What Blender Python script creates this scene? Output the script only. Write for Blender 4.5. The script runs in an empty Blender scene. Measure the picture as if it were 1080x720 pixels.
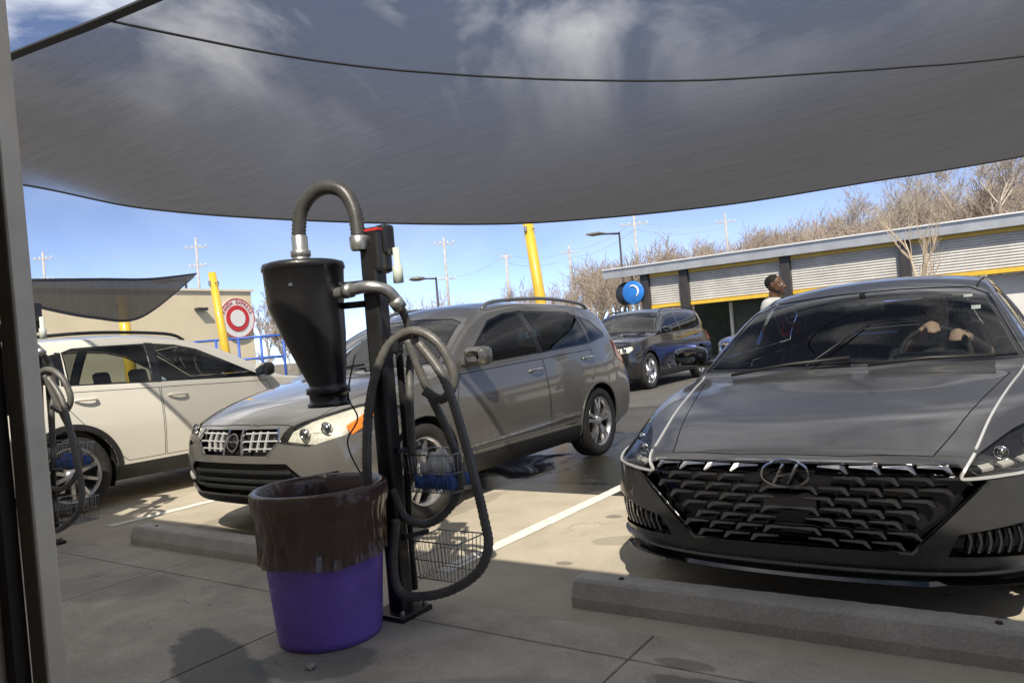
import bpy, bmesh, math, random
import numpy as np
from mathutils import Vector, Matrix, Euler
from mathutils.bvhtree import BVHTree
R = math.radians
random.seed(7)
SC = bpy.context.scene
COL = SC.collection

# ------------------------------------------------------------------ camera, sky, sun, exposure
cam_d = bpy.data.cameras.new('camera')
cam_d.sensor_width = 36.0
cam_d.lens = 36.0 * 780 / 1080
cam_d.clip_start = 0.05
cam_d.clip_end = 3000
cam = bpy.data.objects.new('camera', cam_d)
COL.objects.link(cam)
cam.matrix_world = (Matrix.Translation((0, 0, 1.2)) @ Matrix.Rotation(R(34.3), 4, 'Z')
                    @ Matrix.Rotation(R(90.2), 4, 'X') @ Matrix.Rotation(R(-4.75), 4, 'Z'))
SC.camera = cam

SUN_EL = 46.0
SUN_TO = Vector((0.52, -0.854, 0))            # horizontal direction towards the sun
w = bpy.data.worlds.new('World'); SC.world = w; w.use_nodes = True
nt = w.node_tree; nt.nodes.clear()
out = nt.nodes.new('ShaderNodeOutputWorld'); bg = nt.nodes.new('ShaderNodeBackground')
sky = nt.nodes.new('ShaderNodeTexSky'); sky.sky_type = 'NISHITA'; sky.sun_disc = False
sky.sun_elevation = R(SUN_EL); sky.sun_rotation = math.atan2(SUN_TO.x, SUN_TO.y)
sky.altitude = 200; sky.air_density = 0.30; sky.dust_density = 0.0; sky.ozone_density = 3.0
tc = nt.nodes.new('ShaderNodeTexCoord'); mp = nt.nodes.new('ShaderNodeMapping')
mp.inputs['Scale'].default_value = (1.0, 1.35, 2.2); mp.inputs['Rotation'].default_value = (0, 0, R(50))
n1 = nt.nodes.new('ShaderNodeTexNoise'); n1.inputs['Scale'].default_value = 2.3; n1.inputs['Detail'].default_value = 9
n1.inputs['Roughness'].default_value = 0.55; n1.inputs['Distortion'].default_value = 0.9
cr = nt.nodes.new('ShaderNodeValToRGB'); cr.color_ramp.elements[0].position = 0.43; cr.color_ramp.elements[1].position = 0.77
mx = nt.nodes.new('ShaderNodeMixRGB'); mx.inputs['Color2'].default_value = (11.5, 11.3, 10.9, 1)
nt.links.new(tc.outputs['Generated'], mp.inputs['Vector']); nt.links.new(mp.outputs[0], n1.inputs['Vector'])
nt.links.new(n1.outputs['Fac'], cr.inputs[0])
ml = nt.nodes.new('ShaderNodeMath'); ml.operation = 'MULTIPLY'; sz = nt.nodes.new('ShaderNodeSeparateXYZ'); nt.links.new(tc.outputs['Generated'], sz.inputs[0])
cz = nt.nodes.new('ShaderNodeMapRange'); cz.interpolation_type = 'SMOOTHSTEP'; cz.inputs[1].default_value = 0.18; cz.inputs[2].default_value = 0.42; cz.inputs[3].default_value = 0.06; cz.inputs[4].default_value = 0.9
nt.links.new(sz.outputs['Z'], cz.inputs[0]); nt.links.new(cz.outputs[0], ml.inputs[1])   # thin cloud, clearer towards the horizon
nt.links.new(cr.outputs[0], ml.inputs[0]); nt.links.new(ml.outputs[0], mx.inputs['Fac'])
hs = nt.nodes.new('ShaderNodeHueSaturation'); hs.inputs['Saturation'].default_value = 0.84
nt.links.new(sky.outputs[0], hs.inputs['Color']); nt.links.new(hs.outputs[0], mx.inputs['Color1']); nt.links.new(mx.outputs[0], bg.inputs['Color'])
bg.inputs['Strength'].default_value = 0.097
nt.links.new(bg.outputs[0], out.inputs['Surface'])

sun_d = bpy.data.lights.new('sun', 'SUN'); sun_d.energy = 2.5; sun_d.angle = R(0.55); sun_d.color = (1.0, 0.92, 0.79)
sun = bpy.data.objects.new('sun', sun_d); COL.objects.link(sun)
_to = SUN_TO.normalized() * math.cos(R(SUN_EL)) + Vector((0, 0, math.sin(R(SUN_EL))))
sun.rotation_euler = _to.to_track_quat('Z', 'Y').to_euler(); sun.location = (8, -6, 12)
vs = SC.view_settings
vs.view_transform = 'Standard'; vs.look = 'None'; vs.gamma = 1.0; vs.use_curve_mapping = False; vs.exposure = 1.36
SC.cycles.max_bounces = 10; SC.cycles.transparent_max_bounces = 24; SC.cycles.glossy_bounces = 4
SC.cycles.use_denoising = True

# ------------------------------------------------------------------ materials
MATS = {}
def _new(name):
    m = bpy.data.materials.new(name); m.use_nodes = True
    return m, m.node_tree, m.node_tree.nodes['Principled BSDF']
def mat(name, col, rough=0.5, metal=0.0, coat=0.0, var=0.0, scale=6.0, bump=0.0, bscale=60.0, emit=None, spec=0.5, coords='Object', rvar=0.0, detail=5):
    """principled material with noise variation of colour, gloss and relief"""
    if name in MATS: return MATS[name]
    m, t, b = _new(name)
    b.inputs['Base Color'].default_value = (*col, 1); b.inputs['Roughness'].default_value = rough
    b.inputs['Metallic'].default_value = metal; b.inputs['Coat Weight'].default_value = coat
    b.inputs['Coat Roughness'].default_value = 0.04; b.inputs['Specular IOR Level'].default_value = spec
    if var or bump or rvar:
        c = t.nodes.new('ShaderNodeTexCoord')
        if var:
            n = t.nodes.new('ShaderNodeTexNoise'); n.inputs['Scale'].default_value = scale; n.inputs['Detail'].default_value = detail
            n.inputs['Roughness'].default_value = 0.65
            t.links.new(c.outputs[coords], n.inputs['Vector'])
            r = t.nodes.new('ShaderNodeValToRGB'); r.color_ramp.elements[0].position = 0.3; r.color_ramp.elements[1].position = 0.72
            r.color_ramp.elements[0].color = (*[max(0, x * (1 - var)) for x in col], 1)
            r.color_ramp.elements[1].color = (*[min(1, x * (1 + var)) for x in col], 1)
            t.links.new(n.outputs['Fac'], r.inputs[0]); t.links.new(r.outputs[0], b.inputs['Base Color'])
        if rvar:
            n3 = t.nodes.new('ShaderNodeTexNoise'); n3.inputs['Scale'].default_value = scale * 2.3; n3.inputs['Detail'].default_value = 6
            t.links.new(c.outputs[coords], n3.inputs['Vector'])
            mr = t.nodes.new('ShaderNodeMapRange'); mr.inputs[1].default_value = 0.3; mr.inputs[2].default_value = 0.7
            mr.inputs[3].default_value = max(0.02, rough - rvar); mr.inputs[4].default_value = min(1, rough + rvar)
            t.links.new(n3.outputs['Fac'], mr.inputs[0]); t.links.new(mr.outputs[0], b.inputs['Roughness'])
        if bump:
            n2 = t.nodes.new('ShaderNodeTexNoise'); n2.inputs['Scale'].default_value = bscale; n2.inputs['Detail'].default_value = 4
            t.links.new(c.outputs[coords], n2.inputs['Vector'])
            bp = t.nodes.new('ShaderNodeBump'); bp.inputs['Strength'].default_value = bump; bp.inputs['Distance'].default_value = 0.01
            t.links.new(n2.outputs['Fac'], bp.inputs['Height']); t.links.new(bp.outputs[0], b.inputs['Normal'])
    if emit:
        b.inputs['Emission Color'].default_value = (*emit[0], 1); b.inputs['Emission Strength'].default_value = emit[1]
    MATS[name] = m
    return m

def paint(name, col, metal=0.5, rough=0.32, dust=0.25, dustcol=(0.34, 0.31, 0.26), coat=1.0, crough=.035):
    """clear-coated metallic car paint with a thin film of road dust that thickens low down"""
    if name in MATS: return MATS[name]
    m, t, b = _new(name)
    b.inputs['Metallic'].default_value = metal; b.inputs['Roughness'].default_value = rough
    b.inputs['Coat Weight'].default_value = coat; b.inputs['Coat Roughness'].default_value = crough
    c = t.nodes.new('ShaderNodeTexCoord')
    n = t.nodes.new('ShaderNodeTexNoise'); n.inputs['Scale'].default_value = 3.5; n.inputs['Detail'].default_value = 8; n.inputs['Roughness'].default_value = 0.7
    t.links.new(c.outputs['Object'], n.inputs['Vector'])
    fl = t.nodes.new('ShaderNodeTexVoronoi'); fl.inputs['Scale'].default_value = 900
    t.links.new(c.outputs['Object'], fl.inputs['Vector'])
    sx = t.nodes.new('ShaderNodeSeparateXYZ'); t.links.new(c.outputs['Object'], sx.inputs[0])
    hz = t.nodes.new('ShaderNodeMapRange'); hz.inputs[1].default_value = 0.85; hz.inputs[2].default_value = 0.2
    hz.inputs[3].default_value = 0.25; hz.inputs[4].default_value = 1.0
    t.links.new(sx.outputs['Z'], hz.inputs[0])
    nr = t.nodes.new('ShaderNodeMapRange'); nr.inputs[1].default_value = 0.35; nr.inputs[2].default_value = 0.75; nr.inputs[3].default_value = 0; nr.inputs[4].default_value = dust
    t.links.new(n.outputs['Fac'], nr.inputs[0])
    mu = t.nodes.new('ShaderNodeMath'); mu.operation = 'MULTIPLY'
    t.links.new(nr.outputs[0], mu.inputs[0]); t.links.new(hz.outputs[0], mu.inputs[1])
    a = t.nodes.new('ShaderNodeMixRGB'); a.inputs['Fac'].default_value = 0.12; a.inputs['Color1'].default_value = (*col, 1)
    t.links.new(fl.outputs['Color'], a.inputs['Color2']); a.blend_type = 'OVERLAY'
    d = t.nodes.new('ShaderNodeMixRGB'); d.inputs['Color2'].default_value = (*dustcol, 1)
    t.links.new(mu.outputs[0], d.inputs['Fac']); t.links.new(a.outputs[0], d.inputs['Color1']); t.links.new(d.outputs[0], b.inputs['Base Color'])
    cw = t.nodes.new('ShaderNodeMath'); cw.operation = 'SUBTRACT'; cw.inputs[0].default_value = coat
    t.links.new(mu.outputs[0], cw.inputs[1]); t.links.new(cw.outputs[0], b.inputs['Coat Weight'])
    MATS[name] = m
    return m

def glass(name, tint=(0.75, 0.82, 0.80), clear=0.75, rough=0.0):
    """thin window glass: tinted transparency under a fresnel reflection"""
    if name in MATS: return MATS[name]
    m, t, b = _new(name)
    t.nodes.remove(b); o = t.nodes['Material Output']
    tr = t.nodes.new('ShaderNodeBsdfTransparent'); tr.inputs['Color'].default_value = (*[x * clear for x in tint], 1)
    gl = t.nodes.new('ShaderNodeBsdfGlossy'); gl.inputs['Roughness'].default_value = rough; gl.inputs['Color'].default_value = (1, 1, 1, 1)
    fr = t.nodes.new('ShaderNodeFresnel'); fr.inputs['IOR'].default_value = 1.48
    mxs = t.nodes.new('ShaderNodeMixShader')
    t.links.new(fr.outputs[0], mxs.inputs[0]); t.links.new(tr.outputs[0], mxs.inputs[1]); t.links.new(gl.outputs[0], mxs.inputs[2])
    t.links.new(mxs.outputs[0], o.inputs['Surface'])
    MATS[name] = m
    return m

BLACKP = mat('black_plastic', (0.018, 0.018, 0.019), 0.55, var=0.3, scale=9, bump=0.12, bscale=220)
GLOSSB = mat('gloss_black', (0.008, 0.008, 0.009), 0.12, coat=0.6, rvar=0.06)
CHROME = mat('chrome', (0.72, 0.72, 0.72), 0.12, metal=1.0, rvar=0.06)
SATIN = mat('satin_silver', (0.74, 0.74, 0.73), 0.30, metal=0.55)
DCHROME = mat('dark_chrome', (0.34, 0.34, 0.35), 0.24, metal=1.0, rvar=0.06)
ALLOY = mat('alloy', (0.55, 0.55, 0.56), 0.28, metal=0.9, var=0.15, scale=12)
RUBBER = mat('tyre_rubber', (0.022, 0.021, 0.020), 0.75, var=0.35, scale=14, bump=0.3, bscale=90)
SEAM = mat('seam_dark', (0.006, 0.006, 0.006), 0.8)
CABIN = mat('cabin_dark', (0.028, 0.027, 0.027), 0.75, var=0.25, scale=8, bump=0.15, bscale=200)
CABINL = mat('cabin_beige', (0.28, 0.25, 0.20), 0.8, var=0.2, scale=8)
GLASS = glass('window_glass', (0.84, 0.90, 0.87), 0.92)
PRIV = glass('privacy_glass', (0.30, 0.33, 0.33), 0.30)
LENS = glass('lamp_lens', (0.95, 0.95, 0.92), 0.95)
REDL = mat('tail_lens', (0.35, 0.012, 0.01), 0.12, coat=0.8)
AMBER = mat('amber_lens', (0.80, 0.22, 0.03), 0.18, coat=0.6)
LAMPW = mat('lamp_reflector', (0.86, 0.84, 0.76), 0.25, metal=0.35, var=0.2, scale=20)
WHITEP = mat('white_marking', (0.78, 0.78, 0.75), 0.5)

# ------------------------------------------------------------------ mesh helpers
def link(o, parent=None):
    COL.objects.link(o)
    if parent is not None: o.parent = parent
    return o
def tag(o, label=None, cat=None, group=None, kind=None):
    if label: o['label'] = label
    if cat: o['category'] = cat
    if group: o['group'] = group
    if kind: o['kind'] = kind
    return o
def empty(name, loc=(0, 0, 0), rz=0, label=None, cat=None, group=None, parent=None):
    o = bpy.data.objects.new(name, None); o.empty_display_size = 0.2
    link(o, parent); o.location = loc; o.rotation_euler = (0, 0, rz)
    return tag(o, label, cat, group)
def copy_tree(o, parent=None):
    c = o.copy(); COL.objects.link(c); c.parent = parent
    for ch in list(o.children): copy_tree(ch, c)
    return c

class MB:
    def __init__(self): self.v = []; self.f = []; self.s = []
    def add(self, vs, fs, smooth=False):
        n = len(self.v); self.v += [tuple(p) for p in vs]
        self.f += [tuple(i + n for i in q) for q in fs]; self.s += [smooth] * len(fs)
        return self
    def box(self, c, d, rot=None, bev=0.0):
        x, y, z = (k / 2 for k in d)
        if bev:
            b = min(bev, x * .9, y * .9, z * .9); P = []; F = []
            bm = bmesh.new(); bmesh.ops.create_cube(bm, size=1.0)
            for v_ in bm.verts: v_.co = Vector((v_.co.x * d[0], v_.co.y * d[1], v_.co.z * d[2]))
            bmesh.ops.bevel(bm, geom=bm.edges[:], offset=b, segments=2, profile=0.5, affect='EDGES')
            bm.verts.index_update()
            P = [v_.co.copy() for v_ in bm.verts]; F = [[q.index for q in f_.verts] for f_ in bm.faces]; bm.free()
        else:
            P = [Vector(p) for p in ((-x, -y, -z), (x, -y, -z), (x, y, -z), (-x, y, -z), (-x, -y, z), (x, -y, z), (x, y, z), (-x, y, z))]
            F = [(0, 3, 2, 1), (4, 5, 6, 7), (0, 1, 5, 4), (1, 2, 6, 5), (2, 3, 7, 6), (3, 0, 4, 7)]
        M = Matrix.Translation(c) @ (rot.to_4x4() if rot is not None else Matrix())
        return self.add([M @ p for p in P], F)
    def bar(self, a, b, wd, ht, up=(0, 0, 1)):
        a, b = Vector(a), Vector(b); t = (b - a).normalized(); u = Vector(up); s = t.cross(u)
        if s.length < 1e-4: s = t.cross(Vector((1, 0, 0)))
        s.normalize(); u = s.cross(t)
        P = [p + s * i * wd / 2 + u * j * ht / 2 for p in (a, b) for i, j in ((-1, -1), (1, -1), (1, 1), (-1, 1))]
        return self.add(P, [(0, 1, 2, 3), (7, 6, 5, 4), (0, 4, 5, 1), (1, 5, 6, 2), (2, 6, 7, 3), (3, 7, 4, 0)])
    def tube(self, pts, r, seg=8, cap=True, smooth=True, closed=False):
        pts = [Vector(p) for p in pts]; n = len(pts)
        rs = r if isinstance(r, (list, tuple)) else [r] * n
        t0 = (pts[1] - pts[0]).normalized()
        ref = Vector((0, 0, 1)) if abs(t0.z) < .9 else Vector((1, 0, 0))
        u = t0.cross(ref).normalized(); V = []
        for i in range(n):
            if closed: t = (pts[(i + 1) % n] - pts[i - 1])
            else: t = (pts[min(i + 1, n - 1)] - pts[max(i - 1, 0)])
            t.normalize(); u = (u - t * u.dot(t))
            if u.length < 1e-5: u = t.orthogonal()
            u.normalize(); w_ = t.cross(u)
            V += [pts[i] + (u * math.cos(2 * math.pi * k / seg) + w_ * math.sin(2 * math.pi * k / seg)) * rs[i] for k in range(seg)]
        F = []
        for i in range(n if closed else n - 1):
            j = (i + 1) % n
            F += [(i * seg + k, i * seg + (k + 1) % seg, j * seg + (k + 1) % seg, j * seg + k) for k in range(seg)]
        if cap and not closed: F += [tuple(range(seg))[::-1], tuple((n - 1) * seg + k for k in range(seg))]
        return self.add(V, F, smooth)
    def lathe(self, prof, c=(0, 0, 0), axis='z', seg=32, smooth=True, shift=None):
        V = []; n = len(prof)
        for i, (r_, h) in enumerate(prof):
            sx, sy = shift[i] if shift else (0, 0)
            for k in range(seg):
                a = 2 * math.pi * k / seg; p = (r_ * math.cos(a) + sx, r_ * math.sin(a) + sy, h)
                if axis == 'x': p = (p[2], p[0], p[1])
                elif axis == 'y': p = (p[0], p[2], p[1])
                V.append(Vector(p) + Vector(c))
        F = [(i * seg + k, i * seg + (k + 1) % seg, (i + 1) * seg + (k + 1) % seg, (i + 1) * seg + k) for i in range(n - 1) for k in range(seg)]
        return self.add(V, F, smooth)
    def sphere(self, c, r, seg=12, rings=8):
        rr = r if isinstance(r, (tuple, list)) else (r, r, r); V = []; F = []
        for i in range(rings + 1):
            a = math.pi * i / rings
            for k in range(seg):
                b = 2 * math.pi * k / seg
                V.append((c[0] + rr[0] * math.sin(a) * math.cos(b), c[1] + rr[1] * math.sin(a) * math.sin(b), c[2] + rr[2] * math.cos(a)))
        F = [(i * seg + k, (i + 1) * seg + k, (i + 1) * seg + (k + 1) % seg, i * seg + (k + 1) % seg) for i in range(rings) for k in range(seg)]
        return self.add(V, F, True)
    def build(self, name, m, parent=None, loc=None, merge=False):
        me = bpy.data.meshes.new(name); me.from_pydata(self.v, [], self.f); me.validate()
        if merge:
            bm = bmesh.new(); bm.from_mesh(me); bmesh.ops.remove_doubles(bm, verts=bm.verts, dist=1e-5)
            bmesh.ops.recalc_face_normals(bm, faces=bm.faces); bm.to_mesh(me); bm.free()
            for p in me.polygons: p.use_smooth = bool(self.s and self.s[0])
        elif len(me.polygons) == len(self.s):
            me.polygons.foreach_set('use_smooth', self.s)
        me.materials.append(m)
        o = link(bpy.data.objects.new(name, me), parent)
        if loc is not None: o.location = loc
        return o

def spline(pts, n=12, closed=False):
    """Catmull-Rom through pts"""
    P = [Vector(p) for p in pts]; o = []
    m = len(P); rng = range(m if closed else m - 1)
    for i in rng:
        if closed: a, b, c, d = P[i - 1], P[i], P[(i + 1) % m], P[(i + 2) % m]
        else: a, b, c, d = P[max(i - 1, 0)], P[i], P[i + 1], P[min(i + 2, m - 1)]
        for k in range(n):
            t = k / n
            o.append(0.5 * ((2 * b) + (c - a) * t + (2 * a - 5 * b + 4 * c - d) * t * t + (3 * b - a - 3 * c + d) * t ** 3))
    if not closed: o.append(P[-1])
    return o

def pchip(pts):
    x = np.array([p[0] for p in pts], float); y = np.array([p[1] for p in pts], float)
    h = np.diff(x); dl = np.diff(y) / h; m = np.zeros(len(x)); m[0] = dl[0]; m[-1] = dl[-1]
    for i in range(1, len(x) - 1):
        if dl[i - 1] * dl[i] > 0:
            w1 = 2 * h[i] + h[i - 1]; w2 = h[i] + 2 * h[i - 1]
            m[i] = (w1 + w2) / (w1 / dl[i - 1] + w2 / dl[i])
    def f(t):
        t = min(max(t, x[0]), x[-1]); i = min(max(int(np.searchsorted(x, t)) - 1, 0), len(h) - 1)
        s = (t - x[i]) / h[i]
        return float((2 * s ** 3 - 3 * s * s + 1) * y[i] + (s ** 3 - 2 * s * s + s) * h[i] * m[i] + (-2 * s ** 3 + 3 * s * s) * y[i + 1] + (s ** 3 - s * s) * h[i] * m[i + 1])
    return f

def text_mesh(body, size, depth=0.004):
    cu = bpy.data.curves.new('lettering', 'FONT'); cu.body = body; cu.size = size; cu.extrude = depth; cu.align_x = 'CENTER'; cu.align_y = 'CENTER'
    cu.resolution_u = 3
    o = bpy.data.objects.new('lettering', cu); COL.objects.link(o)
    dg = bpy.context.evaluated_depsgraph_get(); me = bpy.data.meshes.new_from_object(o.evaluated_get(dg))
    bpy.data.objects.remove(o); bpy.data.curves.remove(cu)
    return me

# ------------------------------------------------------------------ cars
def bm_obj(bm, name, m, parent, smooth=True):
    me = bpy.data.meshes.new(name); bm.to_mesh(me); bm.free()
    me.polygons.foreach_set('use_smooth', [smooth] * len(me.polygons)); me.materials.append(m)
    return link(bpy.data.objects.new(name, me), parent)

def cut(bm, poly, plane, filt):
    """cut a convex polygon (in side 'yz', front 'xz' or top 'xy' view) through the faces that pass filt; returns the faces inside"""
    ax = {'yz': (1, 2), 'xz': (0, 2), 'xy': (0, 1)}[plane]
    A = sum(poly[i - 1][0] * poly[i][1] - poly[i][0] * poly[i - 1][1] for i in range(len(poly)))
    P = poly if A > 0 else poly[::-1]
    lo = [min(p[k] for p in P) - 0.02 for k in (0, 1)]; hi = [max(p[k] for p in P) + 0.02 for k in (0, 1)]
    F = []
    for f in bm.faces:
        if not filt(f): continue
        a = [v.co[ax[0]] for v in f.verts]; b = [v.co[ax[1]] for v in f.verts]
        if max(a) >= lo[0] and min(a) <= hi[0] and max(b) >= lo[1] and min(b) <= hi[1]: F.append(f)
    n = len(P)
    for i in range(n):
        if not F: break
        a, b = P[i], P[(i + 1) % n]; co = [0, 0, 0]; no = [0, 0, 0]
        co[ax[0]], co[ax[1]] = a; no[ax[0]], no[ax[1]] = b[1] - a[1], -(b[0] - a[0])
        es = {e for f in F for e in f.edges}; vs_ = {v for f in F for v in f.verts}
        r = bmesh.ops.bisect_plane(bm, geom=list(vs_) + list(es) + F, dist=1e-5, plane_co=co, plane_no=no)
        co, no = Vector(co), Vector(no)
        F = [g for g in r['geom'] if isinstance(g, bmesh.types.BMFace) and (g.calc_center_median() - co).dot(no) < 0]
    return F

def extract(bm, faces, offset=0.0):
    nb = bmesh.new(); mp_ = {}
    for f in faces:
        vs_ = []
        for v in f.verts:
            if v not in mp_: mp_[v] = nb.verts.new(v.co)
            vs_.append(mp_[v])
        try: nb.faces.new(vs_)
        except ValueError: pass
    bmesh.ops.delete(bm, geom=faces, context='FACES')
    nb.normal_update()
    if offset:
        for v in nb.verts: v.co += v.normal * offset
        nb.normal_update()
    return nb

def inset_poly(poly, d):
    A = sum(poly[i - 1][0] * poly[i][1] - poly[i][0] * poly[i - 1][1] for i in range(len(poly)))
    P = [Vector((*p, 0)) for p in (poly if A > 0 else poly[::-1])]; o = []
    for i in range(len(P)):
        a, b, c = P[i - 1], P[i], P[(i + 1) % len(P)]
        n1_ = Vector((-(b - a).y, (b - a).x, 0)).normalized(); n2_ = Vector((-(c - b).y, (c - b).x, 0)).normalized()
        k = (n1_ + n2_); k = k / max(0.3, k.dot(n1_)) if k.length > 1e-6 else n1_
        q = b + k * d; o.append((q.x, q.y))
    return o

def make_wheel(name, r, wd, style, parent, side, loc, rimmat=None):
    """tyre with the rim as its piece; side = +1: outer face towards +x"""
    t = MB(); rr = r * (0.70 if style != 'sport' else 0.74)
    prof = [(rr, -wd * .42), (rr + .012, -wd * .48), (r * .86, -wd * .52), (r * .955, -wd * .47), (r * .99, -wd * .38), (r, -wd * .25), (r, -wd * .22), (r * .985, -wd * .21), (r * .985, -wd * .19), (r, -wd * .18),
            (r, -.012), (r * .985, -.008), (r * .985, .008), (r, .012), (r, wd * .18), (r * .985, wd * .19), (r * .985, wd * .21), (r, wd * .22), (r, wd * .25), (r * .99, wd * .38), (r * .955, wd * .47), (r * .86, wd * .52), (rr + .012, wd * .48), (rr, wd * .42)]
    t.lathe(prof, axis='x', seg=48)
    wo = t.build('wheel', RUBBER, parent); wo.location = loc
    m = MB(); f = side
    m.lathe([(rr * .99, -wd * .42 * f), (rr * .93, 0), (rr * .95, wd * .40 * f), (rr * 1.01, wd * .47 * f), (rr * 1.0, wd * .45 * f), (rr * .93, wd * .36 * f)], axis='x', seg=48)
    x0 = wd * .36 * f
    n, hw0, hw1 = {'double': (5, 0, 0), 'multi': (10, .016, .012), 'six': (6, .038, .03), 'sport': (5, .03, .02)}[style]
    def spoke(a, a2, h0, h1):
        d = Vector((0, math.cos(a), math.sin(a))); d2 = Vector((0, math.cos(a2), math.sin(a2)))
        p = [d * .04, d * .04 * .3 + d2 * rr * .5, d2 * rr * .95]
        for q0, q1, k0, k1, xa, xb in ((p[0], p[1], h0, (h0 + h1) / 2, x0 + .0 * f, x0 + .012 * f), (p[1], p[2], (h0 + h1) / 2, h1, x0 + .012 * f, x0 + .004 * f)):
            s_ = Vector((1, 0, 0)).cross((q1 - q0).normalized())
            V = [q0 + s_ * k0 + Vector((xa, 0, 0)), q0 - s_ * k0 + Vector((xa, 0, 0)), q1 - s_ * k1 + Vector((xb, 0, 0)), q1 + s_ * k1 + Vector((xb, 0, 0))]
            B = [q0 + s_ * k0 * 1.2 + Vector((xa - .035 * f, 0, 0)), q0 - s_ * k0 * 1.2 + Vector((xa - .035 * f, 0, 0)), q1 - s_ * k1 * 1.2 + Vector((xb - .035 * f, 0, 0)), q1 + s_ * k1 * 1.2 + Vector((xb - .035 * f, 0, 0))]
            m.add(V + B, [(0, 1, 2, 3), (0, 4, 5, 1), (1, 5, 6, 2), (2, 6, 7, 3), (3, 7, 4, 0), (7, 6, 5, 4)])
    for k in range(n):
        a = 2 * math.pi * k / n + .31
        if style == 'double':
            spoke(a - .12, a - .17, .014, .017); spoke(a + .12, a + .17, .014, .017)
        else: spoke(a, a, hw0, hw1)
    m.lathe([(.001, x0 + .02 * f), (.03, x0 + .02 * f), (.045, x0 + .01 * f), (.06, x0 - .01 * f), (.065, x0 - .03 * f)], axis='x', seg=20)
    rim = m.build('rim', rimmat or ALLOY, wo)
    b = MB(); b.lathe([(.001, 0), (rr * .66, 0), (rr * .66, -.02 * f), (.001, -.02 * f)], c=(x0 - .07 * f, 0, 0), axis='x', seg=32)
    b.box((x0 - .055 * f, rr * .5, .05), (.05, .07, .14), bev=.01)
    b.lathe([(.001, 0), (rr * .9, 0)], c=(x0 - .12 * f, 0, 0), axis='x', seg=32)
    b.build('brake_disc', mat('brake_steel', (0.06, 0.058, 0.055), 0.45, metal=.8), wo)
    return wo

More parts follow.
